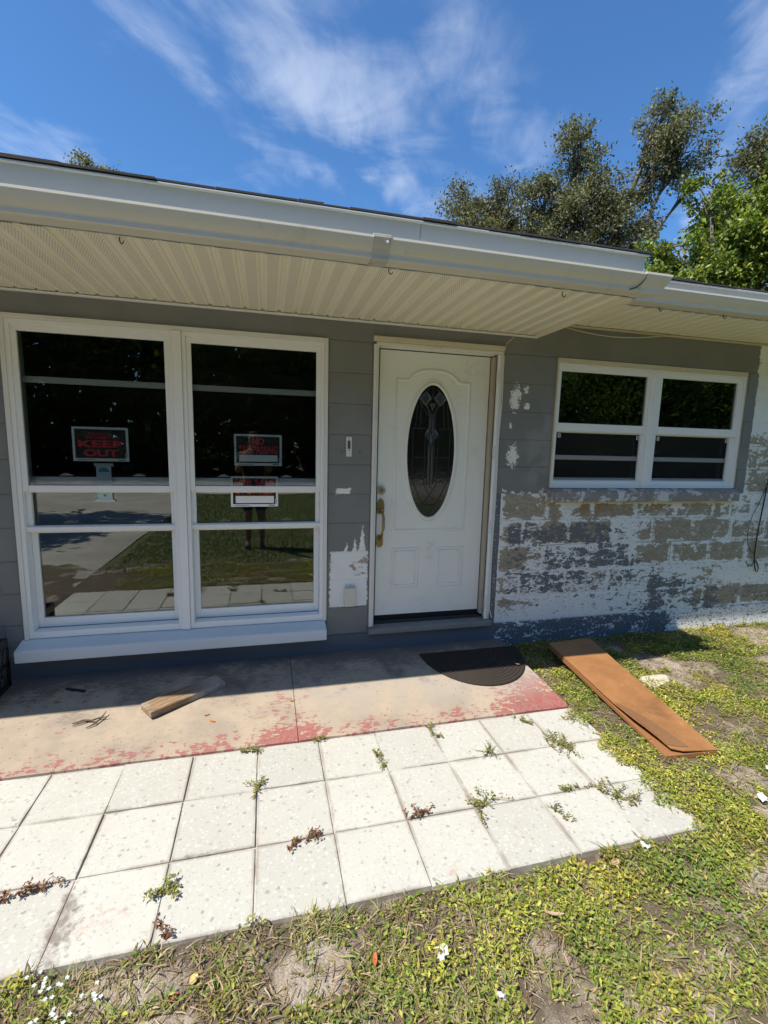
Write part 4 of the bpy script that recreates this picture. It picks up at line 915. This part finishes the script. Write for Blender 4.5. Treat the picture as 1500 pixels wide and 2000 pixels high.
curled('dead_leaf', -1.15, -2.15, zslab(-2.1) + .1, .25, .12, (.42, .27, .12), 'pale brown dead leaf on the ribbed doormat', rot=-.8)
curled('dead_leaf', -5.1, -7.4, -.92, .22, .13, (.50, .32, .15), 'tan dead leaf under the weed on the tiles', rot=.2)
curled('dead_leaf', -10.45, -9.55, -.93, .22, .18, (.62, .45, .16), 'yellow dead leaf in the dirt below the tile edge', rot=1.2)
curled('dead_leaf', -10.7, -9.72, -.93, .22, .14, (.28, .045, .04), 'dark red dead leaf in the dirt below the tile edge', rot=.6)
curled('dead_leaf', -7.9, -9.9, -.90, .3, .12, (.40, .12, .04), 'rust brown dead leaf in the grass at the bottom', rot=1.3)
curled('dead_leaf', -3.2, -9.3, -.90, .3, .22, (.38, .24, .16), 'broad dull brown leaf lying in the green weeds', rot=.3)
curled('dead_leaf', -4.9, -9.9, -.88, .45, .1, (.40, .28, .19), 'long narrow brown leaf in the grass', rot=-.35)
for x_, y_, L_, lb in ((-6.9, -10.05, .3, 'torn white paper scrap in the grass at the bottom middle'), (10.35, -3.0, .3, 'crumpled white scrap in the grass far right'), (-2.35, -9.1, .2, 'white petal scrap among the green leaves near the path'),
                       (-6.3, -10.75, .16, 'small white scrap at the bottom edge of the grass'), (2.35, -7.9, .24, 'white scrap beside the near end of the brown board'), (1.15, -8.65, .3, 'white scrap in the bare soil right of the path'), (3.55, -7.1, .2, 'tiny white scrap right of the board end')):
    b = MB(); V = []; a0 = random.uniform(0, 3); rr_ = random.Random(lb)
    for i in range(5):
        for j in range(5):
            u, v = (i - 2) / 4 * L_ * .8 + rr_.uniform(-.02, .02), (j - 2) / 4 * L_ * .55 + rr_.uniform(-.02, .02)
            V.append((x_ + u * math.cos(a0) - v * math.sin(a0), y_ + u * math.sin(a0) + v * math.cos(a0), zg(x_, y_) + .10 + rr_.uniform(0, .06)))
    b.add(V, [(i * 5 + j, i * 5 + j + 1, (i + 1) * 5 + j + 1, (i + 1) * 5 + j) for i in range(4) for j in range(4) if (i, j) not in ((0, 0), (3, 3))])
    tag(b.build('paper_scrap', mat('scrap_white', color=(.50, .50, .48), rough=.8)), lb, 'scrap')
# concrete chunk
b = MB(); q_ = [(2.55, -4.2), (3.40, -3.98), (3.75, -3.52), (3.55, -3.38), (2.65, -3.48), (2.42, -3.9)]; n = len(q_); z_ = -.80
b.add([(x_ * .94 + .06 * 3.05, y_ * .94 - .06 * 3.75, z_ + random.uniform(-.03, .03)) for x_, y_ in q_] + [(x_, y_, z_ - .06) for x_, y_ in q_] + [(x_, y_, z_ - .4) for x_, y_ in q_], [tuple(range(n))[::-1]] + [(r * n + i, r * n + (i + 1) % n, (r + 1) * n + (i + 1) % n, (r + 1) * n + i) for r in range(2) for i in range(n)])
tag(b.build('concrete_chunk', mat('rough_concrete', worn((.50, .46, .37), .3, 22, .9, (.22, .19, .15), .5))), 'flat pale concrete chunk in the weeds beside the brown board', 'stone')

# ------------------------------------------------------------------ weeds, ground cover, grass
def nz(P, s, o=0.0): return np.array([mnoise.noise(Vector((p[0] * s + o, p[1] * s - o, o))) for p in P])
def yard_points(n, x0, x1, y0, y1):
    P = np.stack([RNG.uniform(x0, x1, n), RNG.uniform(y0, y1, n)], 1)
    X, Y = P[:, 0], P[:, 1]
    wob = .22 * np.sin(X * 3.1) * np.sin(X * 1.3 + 2) + .12 * np.sin(X * 7.7)
    edge = .16 * np.sin(Y * 4.1) + .12 * np.sin(Y * 9.3)
    paving = ((Y > -8.94 - .10 + wob * .5) & (X < -1.0 + edge)) | ((Y > -4.5) & (X < -.75 + edge * 1.2))
    brd = np.zeros(n, bool)
    keep = ~paving & (Y < -.12)
    return P[keep]
def density(P):
    nn = nz(P, 2.3, 40.0); d = .50 + .70 * nz(P, .55, 11.3) + .70 * nz(P, 1.7, 3.1) + .45 * nz(P, 4.5, 17.0)
    for cx_, cy_, rx_, ry_ in BARE:
        e = ((P[:, 0] - cx_) / rx_) ** 2 + ((P[:, 1] - cy_) / ry_) ** 2
        d -= np.clip(1.5 - e + 1.6 * nn, 0, 1.2) * (e < 4)
    return d
def pick(cols, n, jit=.22):
    c = np.array(cols)[RNG.integers(0, len(cols), n)]; return np.clip(c * RNG.uniform(1 - jit, 1 + jit, (n, 1)) * RNG.uniform(.93, 1.07, (n, 3)), 0, 1)
zgv = lambda P: np.array([zg(x_, y_) for x_, y_ in P])
def cover():
    P = yard_points(540000, -17, 15, -13.5, 0); d = density(P)
    left = np.clip((-P[:, 0] - 4.0) / 4.0, 0, 1) * (P[:, 1] < -8) * (P[:, 1] > -11.9)
    far = np.clip((np.hypot(P[:, 0] + 9.4, P[:, 1] + 15.6) - 14) / 12, 0, 1)
    keep = (RNG.uniform(0, 1, len(P)) < np.clip(d * 1.05, .02, 1) * (1 - .55 * left) * (1 - .30 * far)); P = P[keep]; n = len(P)
    far = far[keep]
    z = zgv(P) + RNG.uniform(0, .17, n) * np.clip(d[keep], .3, 1.2) + .01
    a = RNG.uniform(0, 2 * np.pi, n); el = RNG.normal(.12, .34, n)
    D = np.stack([np.cos(a) * np.cos(el), np.sin(a) * np.cos(el), np.sin(el)], 1); N = np.stack([RNG.normal(0, .38, n), RNG.normal(0, .38, n), np.ones(n)], 1)
    L = RNG.uniform(.042, .115, n) * (1 + .3 * far); W = L * RNG.uniform(.26, .55, n)
    hue = nz(P, .8, 5.5)[:, None]
    C = pick([(.19, .245, .034), (.25, .285, .045), (.28, .29, .06), (.13, .185, .03), (.33, .32, .07), (.17, .17, .05)], n, .3)
    C = C * (1 + .6 * hue * np.array([1.2, .8, .6])); ol = np.clip(nz(P, .45, 61.0) * 2.2 + .1, 0, .75)[:, None]; C = C * (1 - ol) + ol * C * np.array([.92, .74, .80])
    yl = RNG.uniform(0, 1, n) < .10; C[yl] = pick([(.38, .33, .08), (.30, .22, .10)], yl.sum())
    leaves('ground_cover', np.column_stack([P, z]), D, N, L, W, np.clip(C * np.array([1.30, 1.34, 1.15]), .01, 1), LEAF)
    o = bpy.data.objects['ground_cover']; tag(o, 'low round leaved ground cover spreading over the yard', 'ground cover', None, 'stuff')
cover()
def grass():
    P = yard_points(330000, -17, 15, -13.5, 0); d = density(P); left = np.clip((-P[:, 0] - 3.0) / 4.0, 0, 1) * (P[:, 1] < -8)
    clump = np.clip(nz(P, 1.1, 21.0) * 1.6 + .4, 0, 1)
    rt = np.clip((P[:, 0] - 1) / 4, 0, 1)
    keep = RNG.uniform(0, 1, len(P)) < np.clip(d + .35, .12, 1) * clump * (.40 + .60 * left + .25 * rt); P = P[keep]; n = len(P); left = left[keep]
    z = zgv(P); a = RNG.uniform(0, 2 * np.pi, n) ; el = np.abs(RNG.normal(.28, .35, n))
    D = np.stack([np.cos(a) * np.cos(el), np.sin(a) * np.cos(el), np.sin(el)], 1); N = np.stack([RNG.normal(0, .3, n), RNG.normal(0, .3, n), np.ones(n)], 1)
    L = RNG.uniform(.14, .40, n); W = RNG.uniform(.011, .026, n)
    C = pick([(.18, .24, .05), (.24, .28, .07), (.31, .32, .10), (.13, .18, .044)], n)
    dry = RNG.uniform(0, 1, n) < .28 + .22 * left; C[dry] = pick([(.34, .27, .15), (.26, .195, .10), (.40, .33, .21), (.17, .12, .07)], dry.sum())
    leaves('grass', np.column_stack([P, z + .01]), D, N, L, W, np.clip(C, .01, 1), GRASSM, blade=True)
    tag(bpy.data.objects['grass'], 'thin green and straw coloured grass blades in the yard', 'grass', None, 'stuff')
grass()
def thatch():
    P = yard_points(110000, -17, 15, -13.5, 0); d = density(P); n0 = len(P); left = np.clip((-P[:, 0] - 3.0) / 4.0, 0, 1) * (P[:, 1] < -8)
    keep = RNG.uniform(0, 1, n0) < np.clip(.22 + .8 * nz(P, 1.4, 71.0) + .25 * left, .04, .8); P = P[keep]; n = len(P)
    a = RNG.uniform(0, 2 * np.pi, n); el = RNG.normal(.04, .10, n)
    D = np.stack([np.cos(a) * np.cos(el), np.sin(a) * np.cos(el), np.sin(el)], 1); N = np.stack([RNG.normal(0, .25, n), RNG.normal(0, .25, n), np.ones(n)], 1)
    C = pick([(.34, .265, .16), (.22, .16, .095), (.42, .35, .235), (.13, .09, .055), (.28, .20, .11)], n, .3)
    leaves('dry_thatch', np.column_stack([P, zgv(P) + RNG.uniform(.01, .09, n)]), D, N, RNG.uniform(.08, .34, n), RNG.uniform(.008, .022, n), C, GRASSM, blade=True)
    tag(bpy.data.objects['dry_thatch'], 'dead straw and thatch lying on the soil of the yard', 'thatch', None, 'stuff')
thatch()
def far_lawn():
    n = 70000; P = np.stack([RNG.uniform(-18.5, 30, n), -12.2 - 43 * RNG.uniform(0, 1, n) ** 1.3], 1)
    a = RNG.uniform(0, 2 * np.pi, n); el = RNG.uniform(.5, 1.4, n); D = np.stack([np.cos(a) * np.cos(el), np.sin(a) * np.cos(el), np.sin(el)], 1); N = np.stack([RNG.normal(0, 1, n), RNG.normal(0, 1, n), np.ones(n) * .4], 1)
    C = pick([(.07, .11, .022), (.10, .14, .03), (.14, .16, .05)], n)
    leaves('lawn', np.column_stack([P, np.full(n, -1.06)]), D, N, RNG.uniform(.14, .32, n), RNG.uniform(.03, .07, n), C, GRASSM, blade=True)
    tag(bpy.data.objects['lawn'], 'front lawn between path and street, seen in the glass', 'lawn', None, 'stuff')
far_lawn()
def weed(x_, y_, label, n=40, r=.25, red=False, blades=False, z_=None, group=None, stretch=None):
    global RNG; RNG = np.random.default_rng(sum(map(ord, label)))
    z0_ = -.95 if z_ is None else z_; n = int(n * 1.9)
    # leaves sit in pairs along a few runners creeping out of the joint
    sx, sy = stretch if stretch else (r * .5, r * .4)
    nr = 5 if not stretch else 7 + int((abs(stretch[0]) + abs(stretch[1])) * 16); runs = []
    for k in range(nr):
        s0 = RNG.uniform(-1, 1) if stretch else 0.0
        st_ = np.array([x_ + s0 * sx, y_ + s0 * sy]); an = RNG.uniform(0, 2 * np.pi); ln = r * RNG.uniform(.5, 1.3) * (1.3 if not stretch else 1.0); bend = RNG.normal(0, 1.2)
        ts = np.linspace(0, 1, 7); xs = st_[0] + np.cumsum(np.cos(an + bend * ts)) * ln / 7; ys = st_[1] + np.cumsum(np.sin(an + bend * ts)) * ln / 7
        runs.append(np.column_stack([np.r_[st_[0], xs], np.r_[st_[1], ys], z0_ + .02 + .09 * np.sin(np.linspace(0, 2.4, 8)) * RNG.uniform(.3, 1.2)]))
    ri = RNG.integers(0, nr, n); tt = RNG.uniform(0, 6.99, n) ** 1.0; ii = tt.astype(int); fr = (tt - ii)[:, None]
    RA = np.stack(runs); P = RA[ri, ii] * (1 - fr) + RA[ri, ii + 1] * fr + np.column_stack([RNG.normal(0, .018, n), RNG.normal(0, .018, n), RNG.uniform(0, .05, n)])
    ang = np.arctan2(RA[ri, ii + 1][:, 1] - RA[ri, ii][:, 1], RA[ri, ii + 1][:, 0] - RA[ri, ii][:, 0]) + RNG.choice([-1, 1], n) * RNG.uniform(.4, 1.5, n)
    D = np.stack([np.cos(ang), np.sin(ang), RNG.uniform(-.15, .35, n)], 1); N = np.stack([RNG.normal(0, .35, n), RNG.normal(0, .35, n), np.ones(n)], 1)
    if red: C = pick([(.16, .075, .035), (.22, .10, .045), (.12, .08, .03)], n)
    else: C = pick([(.17, .20, .035), (.24, .25, .06), (.13, .16, .03), (.33, .28, .09)], n)
    L = RNG.uniform(.035, .095, n); W = L * RNG.uniform(.32, .55, n)
    t = thing('weed', (x_, y_, z0_), label, 'weed', group)
    leaves('leaves', P, D, N, L, W, C, LEAF, t, (x_, y_, z0_))
    b = MB()
    for q_ in runs: b.tube([tuple(v) for v in q_], [.012] * 3 + [.009] * 3 + [.005] * 2, 4)
    b.build('stems', mat('weed_stem', color=(.16, .13, .05), rough=.8) if not red else mat('weed_stem_red', color=(.16, .06, .035), rough=.8), t)['kind'] = 'stuff'
    if blades:
        m_ = 14; aa = RNG.uniform(0, 2 * np.pi, m_); ee = RNG.uniform(.2, 1.1, m_)
        leaves('blades', np.tile([[x_, y_, z0_]], (m_, 1)), np.stack([np.cos(aa) * np.cos(ee), np.sin(aa) * np.cos(ee), np.sin(ee)], 1), np.stack([RNG.normal(0, .3, m_), RNG.normal(0, .3, m_), np.ones(m_)], 1), RNG.uniform(.25, .5, m_), np.full(m_, .025), pick([(.16, .19, .05), (.28, .24, .10)], m_), GRASSM, t, (x_, y_, z0_), blade=True)
    return t
weed(-9.63, -5.95, 'weed with an orange leaf at the tile crossing below the patio joint', 46, .26)
weed(-6.78, -5.45, 'tall narrow green weed in the joint below the doormat', 40, .12, stretch=(.08, -.38))
weed(-4.02, -5.84, 'spiky red tinged weed on a tile joint right of the path middle', 24, .2, blades=True)
weed(-4.95, -7.42, 'largest green weed sprawling on the tiles', 70, .42, stretch=(.25, .18))
weed(-6.36, -7.34, 'reddish brown weed tuft on the joint left of the largest tile weed', 50, .14, True, stretch=(.30, .06))
weed(-8.75, -7.52, 'reddish creeping weed along the joint in the path centre', 56, .12, True, stretch=(.42, .1))
weed(-11.1, -8.05, 'round dry green weed tuft in the lower left tile joint', 90, .27)
weed(-13.45, -7.58, 'long brown mossy weed filling the joint at the left edge', 170, .12, True, stretch=(.75, .16))
weed(-2.05, -5.95, 'loose yellowish weed over the right end of the top tiles', 110, .45, blades=True, stretch=(.3, -.2))
weed(-1.85, -7.9, 'yellow green weed spreading on the last tile of the middle row', 90, .4, stretch=(.3, -.3))
weed(-2.75, -7.42, 'line of tiny weeds in the joint right of the sprawling weed', 36, .09, stretch=(.45, .03))
weed(-3.45, -8.05, 'small weed in the slanting joint near the lower path edge', 26, .12, stretch=(.08, -.22))
weed(-8.16, -4.46, 'tiny green weed where the patio joint meets the tiles', 22, .12)
weed(-5.12, -4.75, 'green weed between patio and tiles below the doormat', 32, .13, stretch=(.05, -.28))
weed(-9.85, -4.56, 'yellow green weed hanging over the tile edge left of the patio joint', 44, .16, stretch=(.3, -.06))
weed(-2.45, -4.75, 'small green weed at the top tile edge near the red paint', 36, .14, stretch=(.12, -.2))
weed(-11.0, -8.75, 'dark reddish sprig in the joint near the lower left tile edge', 22, .1, True, stretch=(.08, -.16))
weed(12.2, -.55, 'leafy green weed standing against the wall at the far right', 130, .5, blades=True, z_=-.9)
weed(6.2, -1.75, 'vine with broad pale leaves crossing the shade edge by the wall', 26, .3, z_=-.85, stretch=(.9, .15))
weed(11.0, -.45, 'dry red brown weed stalks at the wall base', 60, .3, True, z_=-1.0, blades=True)
weed(-3.1, -9.05, 'grassy green tuft at the lower edge of the path', 40, .3, blades=True)
# tiny white flowers bottom left
def flowers(x_, y_, label, k):
    t = thing('white_flower', (x_, y_, -.85), label, 'flower'); n = k * 5; c = np.repeat(np.stack([x_ + RNG.normal(0, .12, k), y_ + RNG.normal(0, .09, k), -.82 + RNG.uniform(0, .06, k)], 1), 5, 0); a = np.tile(np.arange(5) * 2 * np.pi / 5, k) + RNG.uniform(0, .4, n)
    leaves('petals', c, np.stack([np.cos(a), np.sin(a), np.full(n, .25)], 1), np.stack([RNG.normal(0, .2, n), RNG.normal(0, .2, n), np.ones(n)], 1), np.full(n, .034), np.full(n, .026), np.tile([[.70, .80, .82]], (n, 1)), LEAF, t, (x_, y_, -.85))['kind'] = 'stuff'
flowers(-12.45, -9.3, 'cluster of tiny white flowers in the lower left corner', 12); flowers(-11.85, -9.55, 'white flower cluster right of the corner one', 9); flowers(-12.2, -9.62, 'lowest white flower cluster at the picture edge', 8)

# ------------------------------------------------------------------ trees
def tree(name, base, blobs, nleaf, leaf, cols, label, trunk_r, group=None, fork=None, dens=1.0, elong=.45, cat='tree'):
    global RNG; RNG = np.random.default_rng(sum(map(ord, label))); random.seed(label)
    t = thing(name, base, label, cat, group); b = MB(); B0 = Vector(base)
    cen = Vector((sum(q[0] for q in blobs) / len(blobs), sum(q[1] for q in blobs) / len(blobs), sum(q[2] for q in blobs) / len(blobs)))
    fk = Vector(fork) if fork else B0.lerp(cen, .45); fk2 = fk
    b.tube([B0, B0.lerp(fk, .5) + Vector((random.uniform(-1, 1), random.uniform(-1, 1), 0)) * trunk_r * .6, fk], [trunk_r * 1.25, trunk_r, trunk_r * .8], 8)
    b.build('trunk', BARK, t, origin=base, smooth=True)
    lb = MB(); CL = []
    for (x_, y_, z_, r_) in blobs:
        c = Vector((x_, y_, z_)); mid = fk.lerp(c, .5) + Vector((random.uniform(-1, 1), random.uniform(-1, 1), random.uniform(-.6, .2))) * r_ * .4
        lb.tube([fk, mid, c], [trunk_r * .45, trunk_r * .3, trunk_r * .12], 6)
        k = max(6, int(9 * dens * (r_ / 3.0) ** 1.2))
        for i in range(k):
            v = Vector(RNG.normal(0, 1, 3)); v.normalize(); e = c + v * r_ * random.uniform(.45, 1.05) * Vector((1, 1, .9)).length / 1.68
            lb.tube([c.lerp(mid, random.uniform(0, .5)), (c + e) / 2 + Vector(RNG.normal(0, .15, 3)) * r_ * .5, e], [trunk_r * .10, trunk_r * .06, trunk_r * .025], 4)
            CL.append((e, r_ * random.uniform(.22, .42)))
    lb.build('limbs', BARK, t, smooth=True)
    w = np.array([q[1] ** 2 for q in CL]); w /= w.sum(); n = nleaf; idx = RNG.choice(len(CL), n, p=w)
    ce = np.array([list(q[0]) for q in CL]); rr = np.array([q[1] for q in CL])
    P = ce[idx] + RNG.normal(0, .52, (n, 3)) * rr[idx][:, None] * np.array([1, 1, .8])
    D = RNG.normal(0, 1, (n, 3)); D[:, 2] -= .25; N = RNG.normal(0, 1, (n, 3)); N[:, 2] += .6
    L = leaf * RNG.uniform(.6, 1.3, n); C = pick(cols, n, .3)
    C *= (1 + RNG.uniform(-.25, .25, len(CL)))[idx][:, None]
    leaves('crown', P, D, N, L, L * RNG.uniform(elong * .8, elong * 1.2, n), np.clip(C, .005, 1), LEAF, t, base)
    return t
OAKC = [(.13, .14, .066), (.165, .17, .088), (.09, .10, .05), (.20, .195, .12)]
tree('oak_tree', (35, 51, -1), [(22.9, 57.6, 41.7, 5.0), (20.4, 58.7, 45.2, 2.2), (26.7, 55.8, 42.6, 4.4), (31.7, 53.0, 43.4, 4.6), (35.2, 50.8, 49.4, 4.0), (35.3, 50.7, 52.7, 1.8), (38.1, 48.8, 44.4, 4.4), (35.5, 50.6, 40.0, 5.6),
      (43.6, 44.3, 51.6, 3.3), (44.3, 43.7, 54.4, 1.6), (45.9, 42.4, 47.6, 4.3), (43.1, 44.8, 45.4, 3.6), (46.8, 41.3, 42.7, 2.6), (41.0, 46.5, 39.4, 4.6), (42.3, 45.4, 36.0, 3.2), (24.5, 56.8, 38.2, 5.0), (30.7, 53.6, 38.0, 5.0), (36, 50, 34, 5)],
     62000, .50, OAKC, 'tall grey green oak with open branching crown rising behind the roof', 1.0, fork=(37, 50, 26), dens=2.1)
GRC = [(.135, .195, .026), (.18, .245, .035), (.085, .13, .02), (.25, .30, .055)]
tree('leafy_tree', (31, 22, -1), [(30.4, 22.3, 30.3, 1.9), (29.0, 23.7, 26.4, 2.7), (32.2, 20.4, 27.0, 3.3), (27.5, 25.2, 23.4, 2.2), (31.2, 21.5, 23.4, 3.4), (33.0, 19.4, 27.8, 2.2), (33.2, 19.2, 22.4, 3.4), (34.7, 17.3, 25.2, 4.4), (34.6, 17.9, 30.4, 2.6), (36.6, 15.8, 31.2, 3.2), (29.6, 23.2, 21.6, 3.2), (32, 21, 18.5, 3.6), (27.2, 25.6, 20, 2.4), (37, 15, 22, 4)],
     36000, .50, GRC, 'bright green broad leaved tree beyond the right end of the house', .8, fork=(31.5, 21.5, 12), dens=1.3, elong=.5)
tree('oak_tree', (58, 36, -1), [(56, 38, 46, 5), (60, 34, 44, 5.5), (54, 40, 40, 5), (61, 33, 38, 5.5), (66, 30, 43, 5), (57, 36, 49, 3.5)], 26000, .55, OAKC, 'dark oak partly hidden behind the bright green tree at the right edge', 1.3, dens=1.2)
tree('distant_tree', (-34, 71.5, -1), [(-36.0, 70.4, 45.9, 2.6), (-33.8, 71.2, 45.6, 2.8), (-31.6, 71.6, 44.8, 2.2), (-29.2, 72.1, 46.9, .8), (-36, 71, 41, 4.5), (-31, 72, 41, 4.5)], 26000, .45, [(.20, .19, .05), (.21, .19, .06), (.12, .125, .04)], 'yellowish tree top just peeking above the roof edge at left', .6, dens=3.5)
# trees across the street: only their reflection is seen
def treeline():
    n = 130000; k = 640
    x_ = np.linspace(-200, 200, k) + RNG.uniform(-2, 2, k); y_ = -88 - RNG.uniform(0, 22, k); z_ = (np.arange(k) * 0.618 % 1) * 40 + RNG.uniform(-2, 2, k); r_ = RNG.uniform(5, 8, k)
    ok = ~((x_ > 58) & (x_ < 80) & (z_ > 21)); x_, y_, z_, r_ = x_[ok], y_[ok], z_[ok], r_[ok]; k = len(x_)
    idx = RNG.integers(0, k, n); P = np.stack([x_, y_, z_], 1)[idx] + RNG.normal(0, .55, (n, 3)) * r_[idx][:, None]; P[:, 2] = np.maximum(P[:, 2], -1)
    m_ = 14000; P2 = np.stack([RNG.uniform(-210, 210, m_), RNG.uniform(-122, -114, m_), RNG.uniform(-1, 44, m_)], 1); P2 = P2[~((P2[:, 0] > 66) & (P2[:, 0] < 84) & (P2[:, 2] > 24))]; m_ = len(P2); P = np.concatenate([P, P2]); n0 = n; n += m_
    leaves('treeline', P, RNG.normal(0, 1, (n, 3)), RNG.normal(0, 1, (n, 3)), np.concatenate([RNG.uniform(.7, 1.6, n0), RNG.uniform(3, 6, m_)]), np.concatenate([RNG.uniform(.6, 1.1, n0), RNG.uniform(3, 5, m_)]), pick([(.024, .032, .013), (.03, .038, .014), (.04, .047, .02)], n) * np.where(P[:, 0] > 30, np.where(P[:, 2] < 14, 6.0, 3.6), 1.7)[:, None] * np.array([.9, 1.1, .8]), leafmat('far_leaf', .45, 1.0, .0))
    o = bpy.data.objects['treeline']; tag(o, 'dark wood across the street, seen only as a reflection', 'trees', None, 'stuff')
treeline()
tree('yard_tree', (-44, -34, -1), [(-42, -34, 22, 6), (-47, -30, 24, 6), (-40, -40, 25, 6), (-48, -40, 20, 5), (-38, -30, 19, 4), (-38, -22, 17, 4), (-44, -20, 21, 5)], 5000, 1.4, OAKC, 'tree beyond the driveway casting shade on it', 1.2)

# ------------------------------------------------------------------ the photographer, mirrored in the glass
def person():
    t = thing('person', (-10.2, -18.9, -1.0), 'person in dark shirt and shorts holding a phone, mirrored in the window', 'person')
    SH = mat('dark_cloth', color=(.018, .019, .022), rough=.85); SK = mat('skin', color=(.30, .17, .11), rough=.55)
    def skin(name, verts, edges, rad, m, parent):
        me = bpy.data.meshes.new(name); me.from_pydata([((x_ ) * U, y_ * U, z_ * U) for x_, y_, z_ in verts], edges, []); me.update(); me.materials.append(m)
        o = bpy.data.objects.new(name, me); COL.objects.link(o); place(o, parent, (-10.2, -18.9, -1.0))
        o.modifiers.new('skin', 'SKIN'); sv = me.skin_vertices[0].data
        for i, r in enumerate(rad): sv[i].radius = (r * U, r * U)
        sv[0].use_root = True
        s_ = o.modifiers.new('sub', 'SUBSURF'); s_.levels = 2; s_.render_levels = 2; return o
    V = [(0, 0, 4.55), (0, .02, 5.4), (0, 0, 6.4), (0, .05, 7.0), (0, .08, 7.35), (0, .12, 7.8), (0, .12, 8.3)]
    E_ = [(0, 1), (1, 2), (2, 3), (3, 4), (4, 5), (5, 6)]; Rr = [.72, .66, .78, .55, .28, .42, .36]
    for s_ in (-1, 1):
        o = len(V); V += [(.42 * s_, 0, 4.2), (.46 * s_, .06, 2.45), (.48 * s_, -.04, .45), (.50 * s_, .12, .16), (.54 * s_, .75, .10)]; E_ += [(0, o), (o, o + 1), (o + 1, o + 2), (o + 2, o + 3), (o + 3, o + 4)]; Rr += [.46, .32, .19, .20, .14]
        o = len(V); V += [(.86 * s_, .02, 6.75), (1.05 * s_, .55, 5.6), (.62 * s_, 1.75, 6.55), (.44 * s_, 2.25, 6.85)]; E_ += [(2, o), (o, o + 1), (o + 1, o + 2), (o + 2, o + 3)]; Rr += [.34, .24, .17, .16]
        for f_ in range(4):
            q_ = len(V); V += [(.36 * s_, 2.48, 6.78 + .09 * f_), (.20 * s_, 2.62, 6.80 + .09 * f_)]; E_ += [(o + 3, q_), (q_, q_ + 1)]; Rr += [.045, .04]
        q_ = len(V); V += [(.34 * s_, 2.36, 7.10), (.18 * s_, 2.50, 7.18)]; E_ += [(o + 3, q_), (q_, q_ + 1)]; Rr += [.055, .045]
    body = skin('body', V, E_, Rr, SK, t)
    skin('shirt', [(0, 0, 4.4), (0, .02, 5.4), (0, 0, 6.4), (0, .05, 6.95), (-.86, .02, 6.75), (-1.02, .4, 6.0), (.86, .02, 6.75), (1.02, .4, 6.0)], [(0, 1), (1, 2), (2, 3), (2, 4), (4, 5), (2, 6), (6, 7)], [.84, .78, .90, .5, .44, .36, .44, .36], SH, t)
    skin('shorts', [(0, 0, 4.6), (-.44, 0, 4.1), (-.48, .04, 2.6), (.44, 0, 4.1), (.48, .04, 2.6)], [(0, 1), (1, 2), (0, 3), (3, 4)], [.80, .56, .46, .56, .46], SH, t)
    for s_ in (-1, 1): skin('shoe', [(.50 * s_, -.12, .14), (.51 * s_, .25, .16), (.54 * s_, .8, .1)], [(0, 1), (1, 2)], [.2, .23, .18], mat('shoe_dark', color=(.05, .05, .055), rough=.7), t)
    skin('hair', [(0, -.02, 8.05), (0, .0, 8.5)], [(0, 1)], [.40, .36], mat('hair_dark', color=(.02, .015, .012), rough=.7), t)
    b = MB(); zf = -1 + 8.05
    for s_ in (-1, 1): b.tube([(-10.2 + .16 * s_, -18.9 + .50, zf + .06), (-10.2 + .16 * s_, -18.9 + .54, zf + .06)], .05, 8)
    b.build('eyes', DARK, t)
    MB().tube([(-10.2, -18.9 + .48, zf + .05), (-10.2, -18.9 + .62, zf - .10)], [.05, .09], 6).build('nose', SK, t, smooth=True)
    MB().tube([(-10.34, -18.9 + .47, zf - .24), (-10.2, -18.9 + .53, zf - .25), (-10.06, -18.9 + .47, zf - .24)], .03, 5).build('mouth', mat('lips', color=(.25, .09, .08), rough=.5), t)
    o = MB().box(-10.02 + .1 - .3, -10.02 + .62, -16.24, -16.20, 5.75, 6.3).build('phone', BLACK, bevel=.02); tag(o, 'black phone held up in both hands by the photographer', 'phone')
person()
